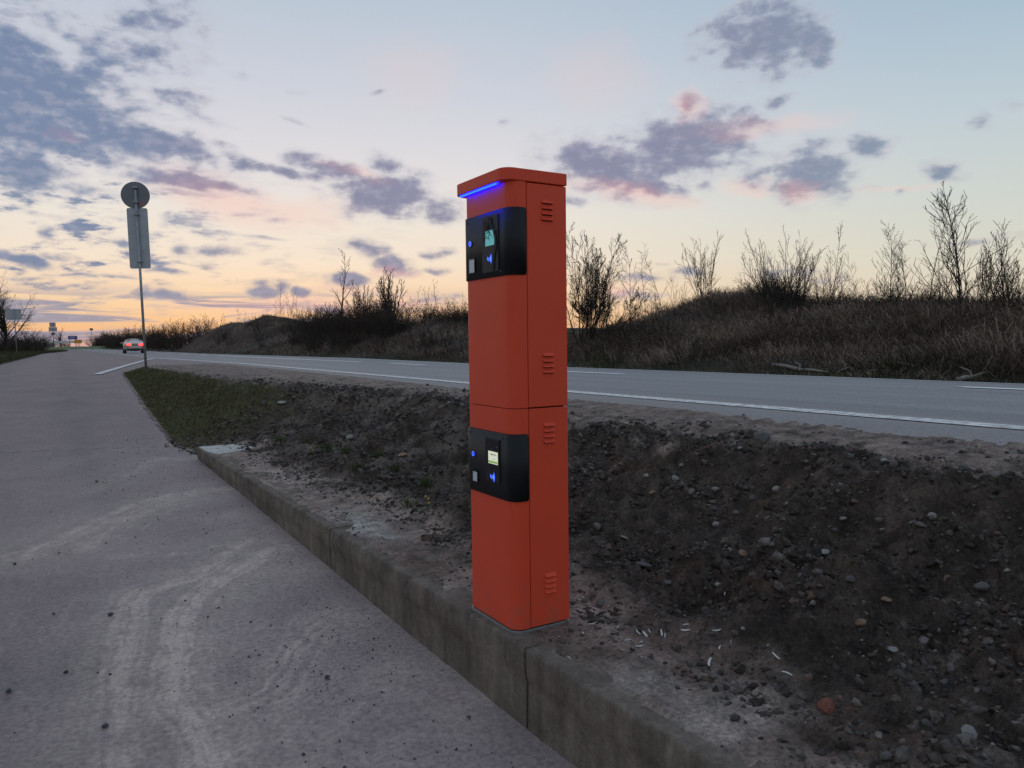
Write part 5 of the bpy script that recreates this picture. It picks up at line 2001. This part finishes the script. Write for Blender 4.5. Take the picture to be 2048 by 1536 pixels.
# shared shrub shapes
SHR = []
for k in range(7):
    SHR.append(gen('shrub', 1.5, 2000 + k, 1.25, .9, 1.0)[1])
    SHR[-1].materials.append(twig_m if k % 3 else twig_red)
THIN = []
for k in range(5):
    c_ = gen('slim', 2.4, 2100 + k, 1.3, .9, .8)
    b_ = c_[1]
    b_.materials.append(twig_m)
    c_[0].materials.append(bark_m)
    THIN.append(c_)


def shrub(px, x, h, label, group, k, y_=None):
    p = on_emb(px, x) if y_ is None else np.array([x, y_, float(emb_z(np.array(x), np.array(y_)))])
    o = link('bare_shrub', SHR[k % 7])
    o.location = (p[0], p[1], p[2] - .05)
    s = h / 1.5
    o.scale = (s * rg.uniform(.9, 1.3), s * rg.uniform(.9, 1.3), s)
    o.rotation_euler = (0, 0, rg.uniform(0, 6.28))
    tag(o, label, 'shrub', group)


# dense thicket left of the pillar
for k in range(52):
    px = rg.uniform(585, 800)
    shrub(px, rg.uniform(15.6, 18.4), rg.uniform(1.2, 2.3), 'one of the leafless shrubs in the dark thicket left of the pillar', 'shrubs of the dark thicket', k)
for k in range(30):
    px = rg.uniform(800, 945)
    shrub(px, rg.uniform(17.5, 20.5), rg.uniform(.7, 1.5), 'one of the low bare shrubs on the ridge directly left of the pillar', 'shrubs directly left of the pillar', k)
for k in range(16):
    px = rg.uniform(800, 950)
    p = on_emb(px, rg.uniform(18.5, 22))
    c_ = THIN[k % 5]
    plant('thin_sapling', 'one of the thin saplings on the ridge directly left of the pillar', 'sapling', 'saplings directly left of the pillar', p, c_[0], c_[1], rg.uniform(0, 6), rg.uniform(.6, 1.2))
# scrub along the ridge right of the pillar
for k in range(46):
    px = [rg.uniform(1225, 1345), rg.uniform(1500, 1600), rg.uniform(1640, 2060), rg.uniform(1680, 2060)][k % 4]
    shrub(px, rg.uniform(17.8, 20.5), rg.uniform(.5, 1.15), 'one of the low bare shrubs along the ridge top right of the pillar', 'low shrubs right of the pillar', k)
for k in range(26):
    px = rg.uniform(1225, 1345) if k % 3 == 0 else rg.uniform(1640, 2060)
    p = on_emb(px, rg.uniform(18.0, 21))
    c_ = THIN[k % 5]
    plant('thin_sapling', 'one of the thin saplings in the scrub on the ridge right of the pillar', 'sapling', 'saplings on the ridge right of the pillar', p, c_[0], c_[1], rg.uniform(0, 6), rg.uniform(.35, .72))
# shrubs on the slope facing the road
for k in range(12):
    px = rg.uniform(1140, 1240) if k % 3 == 0 else rg.uniform(620, 930)
    shrub(px, rg.uniform(13.6, 15.5), rg.uniform(.6, 1.3), 'one of the small bare shrubs on the slope facing the road', 'shrubs on the slope facing the road', k)
# low growth on and behind the mound, then the hedge along the road beyond it
for k in range(20):
    px = rg.uniform(420, 600)
    p = on_emb(px, rg.uniform(22, 27))
    c_ = THIN[k % 5]
    plant('thin_sapling', 'one of the thin trees behind the earth mound left of the thicket', 'sapling', 'thin trees behind the mound', p, c_[0], c_[1], rg.uniform(0, 6), rg.uniform(1.1, 2.2))
for k in range(90):
    y_ = 104 + rg.random() ** 1.1 * 230
    x_ = rg.uniform(13.6, 19)
    shrub(0, x_, (rg.uniform(2.2, 4.2)) * (1 + (y_ - 100) / 350), 'one of the leafless bushes in the roadside hedge beyond the car', 'roadside hedge beyond the car', k, y_)
for k in range(10):
    px = rg.uniform(430, 600)
    shrub(px, rg.uniform(14.0, 17.0), rg.uniform(.8, 1.7), 'one of the small shrubs growing on the brown earth mound', 'shrubs on the earth mound', k)
for k in range(14):
    px = rg.uniform(600, 780)
    shrub(px, rg.uniform(13.4, 15.2), rg.uniform(.8, 1.6), 'one of the bushes on the slope under the dark thicket', 'bushes under the thicket', k)

# left side: roadside tree and bushes behind the far signs
def verge_pt(px, y_):
    d = ray(px, 692)
    return np.array([d[0] / d[1] * y_, y_, float(lane_z(y_)) + .05])


p = verge_pt(12, 112)
tm, cm = gen('round', top_height(p, 12, 556), 3001, 1.25, 1.5, 1.15)
plant('roadside_tree', 'bare spreading tree at the left edge of the picture behind the sign', 'tree', None, p, tm, cm)
p = verge_pt(-30, 105)
tm, cm = gen('round', 9.5, 3002, 1.25, 1.3, 1.1)
plant('roadside_tree', 'bare tree mostly cut by the left edge of the picture', 'tree', None, p, tm, cm, 1.0)
for k in range(22):
    px = rg.uniform(-20, 82)
    y_ = rg.uniform(118, 170)
    p = verge_pt(px, y_)
    o = link('bare_shrub', SHR[k % 7])
    o.location = p
    s = rg.uniform(1.4, 2.4)
    o.scale = (s * 1.4, s * 1.4, s)
    o.rotation_euler = (0, 0, k)
    tag(o, 'one of the dark bushes on the verge behind the left road sign', 'shrub', 'bushes on the left verge')
tm, cm = gen('round', 8.5, 3003, 2.2, 1.0, .8)
p = verge_pt(121, 330)
plant('distant_tree', 'small round crowned tree far away on the horizon above the rail', 'tree', None, p, tm, cm)
for k, px in enumerate((60, 72, 84, 93, 99, 112, 128, 134)):
    p = verge_pt(px, 340 + 10 * (k % 3))
    o = link('bare_shrub', SHR[k % 7])
    o.location = p
    s = (2.6 if px < 90 else 1.9) + .5 * (k % 3)
    o.scale = (s * 1.5, s * 1.5, s)
    tag(o, 'one of the tiny dark bushes on the far horizon', 'shrub', 'bushes on the horizon')

# fallen branches at the foot of the embankment
log_m = mat('weathered_wood', (.22, .195, .17), .85, var=.3, vscale=8)
BR = [((1545, 731), (1600, 741), (1655, 746), .045, 'long pale fallen branch on the ground left of the greener patch'), ((1722, 722), (1770, 726), (1832, 733), .04, 'pale fallen branch lying higher on the foot of the slope'), ((1676, 744), (1692, 738), (1700, 734), .02, 'short pale stick between the two long fallen branches'),
      ((1915, 762), (1945, 757), (1985, 745), .045, 'forked pale branch at the road edge on the right'), ((1938, 712), (1943, 722), (1949, 730), .025, 'short upright pale stick on the right of the slope foot'), ((1736, 744), (1748, 741), (1760, 739), .018, 'small pale stick in the greener patch')]
for i, (a, b_, c_, r, lb) in enumerate(BR):
    pts = []
    for q, (px, py) in enumerate((a, b_, c_)):
        d = ray(px, py)
        ts = np.linspace(8, 40, 4000)
        pp_ = CPOS + d * ts[:, None]
        zz_ = np.where(pp_[:, 0] > 12.35, emb_z(pp_[:, 0], pp_[:, 1]), -9)
        k = int(np.argmax(pp_[:, 2] < zz_ + .02))
        if k == 0:
            k = int(np.argmin(np.abs(pp_[:, 0] - 12.9)))
        pts.append(Vector((pp_[k, 0], pp_[k, 1], zz_[k] + r * .8)) if zz_[k] > -5 else Vector(pp_[k]))
    o_ = pts[0].copy()
    e = empty('fallen_branch', o_)
    tag(e, lb, 'branch', 'fallen branches at the embankment foot')
    rp = [q - o_ for q in pts]
    MB().tube([rp[0], (rp[0] + rp[1]) / 2 + Vector((0, 0, .02)), rp[1], (rp[1] + rp[2]) / 2 + Vector((0, 0, .015)), rp[2]], [r, r * .95, r * .85, r * .7, r * .4], 7).build('limb', log_m, e, smooth=True)
    s_ = rp[1]
    MB().tube([s_, s_ + Vector((.15, .12, .10)), s_ + Vector((.2, .3, .16))], [r * .6, r * .45, r * .2], 5).build('side_twig', log_m, e, smooth=True)

# ------------------------------------------------------------------ road signs
galv = mat('galvanised_steel', (.30, .31, .33), .55, metal=.5, var=.25, vscale=6)
plate_back = mat('sign_back_grey', (.34, .36, .40), .5, metal=.3, var=.12, vscale=5)
sticker = mat('sticker_red', (.36, .14, .13), .6)


def rot_poly(pts, ang):
    return pts


def sign_post(name, label, base, height, lean, r=.045):
    e = empty(name, base)
    e.rotation_euler = lean
    tag(e, label, 'road sign')
    MB().tube([(0, 0, -.3), (0, 0, height)], r, 14).build('post', galv, e, smooth=True)
    return e


def plate_rect(e, x0, x1, z0, z1, y_=.06, m_=None, name='sign_plate', rad_=.04):
    pts = []
    for cx, cz, a0 in ((x1 - rad_, z1 - rad_, 0), (x0 + rad_, z1 - rad_, 90), (x0 + rad_, z0 + rad_, 180), (x1 - rad_, z0 + rad_, 270)):
        for k in range(5):
            a = rad(a0 + k * 22.5)
            pts.append((cx + rad_ * math.cos(a), cz + rad_ * math.sin(a)))
    n = len(pts)
    b = MB()
    b.add([(x, y_, z) for x, z in pts] + [(x, y_ + .018, z) for x, z in pts], [tuple(range(n)), tuple(range(2 * n - 1, n - 1, -1))] + [(i, n + i, n + (i + 1) % n, (i + 1) % n) for i in range(n)])
    return b.build(name, m_ or plate_back, e)


# tall sign with disc and long board, seen from behind
gz = float(soil_z(np.array(2.25), np.array(23.2)))
base = at_y(292, 735, 23.2)
gz = base[2]
dS = float(np.dot(base - CPOS, fwd))
sg_ = sign_post('road_sign', 'tall leaning sign pole with round and long plates seen from behind', (base[0], base[1], gz), 4.9, (rad(0), rad(-1.1), -psi * .55), .034)
mpp = dS / 1500.0
zt = lambda py: (735 - py) * mpp
r_d = 26.5 * mpp
zc = zt(394)
disc = MB()
n = 40
disc.add([(r_d * math.cos(2 * math.pi * k / n) - .02, .062, zc + r_d * math.sin(2 * math.pi * k / n)) for k in range(n)] + [(r_d * math.cos(2 * math.pi * k / n) - .02, .080, zc + r_d * math.sin(2 * math.pi * k / n)) for k in range(n)],
         [tuple(range(n)), tuple(range(2 * n - 1, n - 1, -1))] + [(i, n + i, n + (i + 1) % n, (i + 1) % n) for i in range(n)])
dk_plate = mat('sign_back_dark', (.15, .16, .18), .5, metal=.3, var=.12, vscale=5)
dd_ = disc.build('round_plate', dk_plate, sg_)
plate_rect(sg_, -19 * mpp - .0, 19 * mpp - .0, zt(538), zt(419), .062, None, 'long_plate', .05)
for zz_ in (zt(380), zt(408), zt(432), zt(525)):
    MB().box((-.062, -.052, zz_ - .02), (.062, .066, zz_ + .02)).build('clamp', galv, sg_, .004)
st_ = MB().box((.06, .056, zc - r_d * .72), (.21, .0625, zc - r_d * .55)).build('maker_sticker', sticker, sg_)

pl_m = plate_back
p = at_y(34, 707.5, 97)
e = sign_post('road_sign', 'sign pole with two grey plates side by side on the left verge', (p[0], p[1], p[2]), (708 - 618) / 1500.0 * float(np.dot(p - CPOS, fwd)), (0, rad(-1.0), -.1), .06)
mp_ = float(np.dot(p - CPOS, fwd)) / 1500.0
for a, b_ in ((-14, -.6), (.6, 12)):
    plate_rect(e, a * mp_, b_ * mp_, (708 - 640.5) * mp_, (708 - 619) * mp_, .075)
p = at_y(107.5, 693, 150)
mp_ = float(np.dot(p - CPOS, fwd)) / 1500.0
e = sign_post('road_sign', 'far sign pole with stacked square plates above a small disc', (p[0], p[1], p[2]), (693 - 645) * mp_, (0, 0, 0), .05)
plate_rect(e, -5.8 * mp_, 5.0 * mp_, (693 - 654) * mp_, (693 - 645) * mp_, .06)
plate_rect(e, -7.2 * mp_, -.3 * mp_, (693 - 663) * mp_, (693 - 654.5) * mp_, .06)
plate_rect(e, .3 * mp_, 7.0 * mp_, (693 - 663) * mp_, (693 - 654.5) * mp_, .06)
b = MB()
n = 24
rr0, zc = 3.6 * mp_, (693 - 667.5) * mp_
b.add([(rr0 * math.cos(2 * math.pi * k / n), .06, zc + rr0 * math.sin(2 * math.pi * k / n)) for k in range(n)] + [(rr0 * math.cos(2 * math.pi * k / n), .08, zc + rr0 * math.sin(2 * math.pi * k / n)) for k in range(n)],
      [tuple(range(n)), tuple(range(2 * n - 1, n - 1, -1))] + [(i, n + i, n + (i + 1) % n, (i + 1) % n) for i in range(n)])
b.build('round_plate', dk_plate, e)

blue_m = mat('sign_blue', (.025, .065, .26), .5)
white_m = mat('sign_white', (.6, .6, .6), .6)
orange_m = mat('sign_orange', (.62, .25, .02), .5)
p = at_y(146, 690, 205)
mp_ = float(np.dot(p - CPOS, fwd)) / 1500.0
e = empty('direction_sign', (p[0], p[1], .9))
tag(e, 'blue direction sign far down the road with faint white lettering', 'road sign')
hz = p[2] - .9
for xx_ in (-5, 5):
    MB().tube([(xx_ * mp_, .1, -.2), (xx_ * mp_, .1, hz + 18 * mp_)], .06, 8).build('post', galv, e)
plate_rect(e, -8 * mp_, 8 * mp_, hz + 11 * mp_, hz + 18.3 * mp_, 0, blue_m, 'sign_plate', .08)
for zz_, a, b_ in ((16.2, -5.2, 4.5), (13.8, -5.2, 2.5)):
    MB().box((a * mp_, -.012, hz + (zz_ - .35) * mp_), (b_ * mp_, .0, hz + (zz_ + .35) * mp_)).build('lettering', white_m, e)
p = at_y(156, 690, 190)
mp_ = float(np.dot(p - CPOS, fwd)) / 1500.0
hz = p[2] - .9
e = empty('warning_board', (p[0], p[1], .9))
tag(e, 'orange pointed board beside the hedge far down the road', 'road sign')
for xx_ in (-3, 3):
    MB().tube([(xx_ * mp_, .1, -.2), (xx_ * mp_, .1, hz + 9 * mp_)], .05, 8).build('post', galv, e)
pts = [(-6.5, 3.2), (5.8, 3.2), (8, 6.6), (5.8, 10.6), (-4.5, 10.8), (-7, 7)]
n = len(pts)
MB().add([(x * mp_, 0, hz + z * mp_) for x, z in pts] + [(x * mp_, .03, hz + z * mp_) for x, z in pts], [tuple(range(n)), tuple(range(2 * n - 1, n - 1, -1))] + [(i, n + i, n + (i + 1) % n, (i + 1) % n) for i in range(n)]).build('board', orange_m, e)
p = at_y(184, 690, 178)
mp_ = float(np.dot(p - CPOS, fwd)) / 1500.0
e = sign_post('road_sign', 'small dark board standing just above the far hedge', (p[0], p[1], .9), p[2] - .9 + 33 * mp_, (0, 0, 0), .05)
plate_rect(e, -3 * mp_, 3 * mp_, p[2] - .9 + 29 * mp_, p[2] - .9 + 33.5 * mp_, .06, dk_plate)
# white rail across the end of the road
e = empty('guard_rail', (0, 250, .85))
tag(e, 'white horizontal rail crossing beyond the far end of the road', 'guard rail')
rail_m = mat('white_rail', (.55, .55, .54), .5)
xa, xb = at_y(88, 684, 250)[0], at_y(152, 684, 250)[0]
zr = at_y(110, 684, 250)[2] - .85
MB().box((xa - 6, -.05, zr - .28), (xb + 1, .05, zr + .28)).build('rail', rail_m, e, .03)
for k in range(7):
    x_ = xa - 5 + (xb - xa + 5.5) * k / 6
    MB().box((x_ - .08, .06, -.3), (x_ + .08, .2, zr + .2)).build('post', galv, e)
gmd = mat('far_field_green', (.10, .13, .045), .95, var=.2, vscale=.2)
fb = MB()
fb.add([(-60, 238, .6), (14, 238, .6), (14, 262, 1.75), (-60, 262, 1.75), (-60, 300, 1.4), (14, 300, 1.4)], [(0, 1, 2, 3), (3, 2, 5, 4)])
tag(fb.build('far_field', gmd), kind='structure')

# ------------------------------------------------------------------ departing car
paint_car = mat('champagne_paint', (.42, .37, .34), .3, metal=.35, coat=.6)
car_glass = mat('car_glass', (.02, .022, .025), .08)
rubber = mat('tyre_rubber', (.015, .015, .015), .8)
trim = mat('dark_trim', (.02, .02, .02), .6)
rim_m = mat('alloy_rim', (.35, .35, .36), .35, metal=.8)
tail = emit('tail_light', (1.0, .05, .04), 3.2)
plate_m = mat('number_plate', (.55, .55, .53), .6)
CY = 80.0
CX = 6.62
car = empty('sedan_car', (CX, CY, float(road_z(np.array(CX), np.array(CY))) - .0), rad(-1.5))
tag(car, 'champagne coloured sedan driving away with its red tail lights lit', 'car')
# sections along the length (y from the rear), half widths and heights
SEC = [  # y, z_bottom, z_sill, z_belt, half width bottom, half width belt, z_top, half width top
    (0.00, .42, .50, .80, .62, .70, .88, .58),
    (0.06, .30, .42, .90, .78, .82, .99, .68),
    (0.30, .24, .40, .93, .86, .88, 1.03, .72),
    (0.55, .22, .40, .94, .88, .89, 1.07, .71),
    (1.00, .20, .40, .95, .89, .90, 1.28, .60),
    (1.50, .20, .40, .95, .89, .90, 1.39, .57),
    (2.20, .20, .40, .94, .89, .90, 1.40, .57),
    (2.80, .20, .40, .93, .89, .89, 1.30, .60),
    (3.40, .20, .40, .92, .88, .87, .99, .70),
    (4.10, .22, .42, .84, .84, .82, .90, .66),
    (4.45, .32, .45, .72, .72, .70, .76, .52),
]
vs, fs = [], []
for (y_, zb, zs, zbt, wb, wbt, ztp, wt) in SEC:
    half = [(wb * .86, zb), (wb, zs), (wb * 1.0, (zs + zbt) / 2), (wbt, zbt), (wt + (wbt - wt) * .25, zbt + (ztp - zbt) * .72), (wt * .82, ztp)]
    ring_ = [(x, z) for x, z in half] + [(0, ztp + .012)] + [(-x, z) for x, z in half[::-1]]
    vs += [(x, y_, z) for x, z in ring_]
nr = 13
for i in range(len(SEC) - 1):
    for k in range(nr - 1):
        fs.append((i * nr + k, i * nr + k + 1, (i + 1) * nr + k + 1, (i + 1) * nr + k))
    fs.append((i * nr + nr - 1, i * nr, (i + 1) * nr, (i + 1) * nr + nr - 1))
fs.append(tuple(range(nr)))
fs.append(tuple((len(SEC) - 1) * nr + k for k in range(nr - 1, -1, -1)))
body = MB().add(vs, fs).build('body', paint_car, car, smooth=True)
ss = body.modifiers.new('sub', 'SUBSURF')
ss.levels = 1
ss.render_levels = 2
# rear screen and side windows
MB().add([(-.66, .60, 1.075), (.66, .60, 1.075), (.53, 1.18, 1.345), (-.53, 1.18, 1.345), (-.64, .60, 1.02), (.64, .60, 1.02)], [(0, 1, 2, 3), (4, 5, 1, 0)]).build('rear_window', car_glass, car)
for s_ in (-1, 1):
    MB().add([(s_ * .86, 1.05, .99), (s_ * .87, 2.0, .99), (s_ * .86, 2.95, .99), (s_ * .66, 2.62, 1.30), (s_ * .63, 1.9, 1.355), (s_ * .66, 1.35, 1.31)], [(0, 1, 4, 5), (1, 2, 3, 4)] if s_ > 0 else [(5, 4, 1, 0), (4, 3, 2, 1)]).build('side_window', car_glass, car)
    MB().box((s_ * .50 - .20, -.035, .74), (s_ * .50 + .20, .10, .92)).build('tail_light', tail, car, .03)
    m_ = MB().box((s_ * .98 - .10, 2.75, .93), (s_ * .98 + .10, 2.9, 1.06)).build('wing_mirror', paint_car, car, .03)
    for yw in (.85, 3.55):
        w_ = MB()
        w_.tube([(s_ * .70, yw, .32), (s_ * .90, yw, .32)], .32, 20)
        wo_ = w_.build('wheel', rubber, car, .02)
        MB().tube([(s_ * .89, yw, .32), (s_ * .905, yw, .32)], .20, 16).build('rim', rim_m, wo_)
MB().box((-.72, -.05, .30), (.72, .12, .48)).build('rear_bumper', trim, car, .04)
MB().box((-.26, -.055, .60), (.26, -.02, .71)).build('number_plate', plate_m, car, .004)
MB().box((-.30, -.02, .735), (.30, .03, .80)).build('boot_recess', trim, car, .01)
for s_ in (-.5, .5):
    MB().tube([(s_, -.06, .30), (s_, .1, .30)], .035, 10).build('exhaust_pipe', rim_m, car)
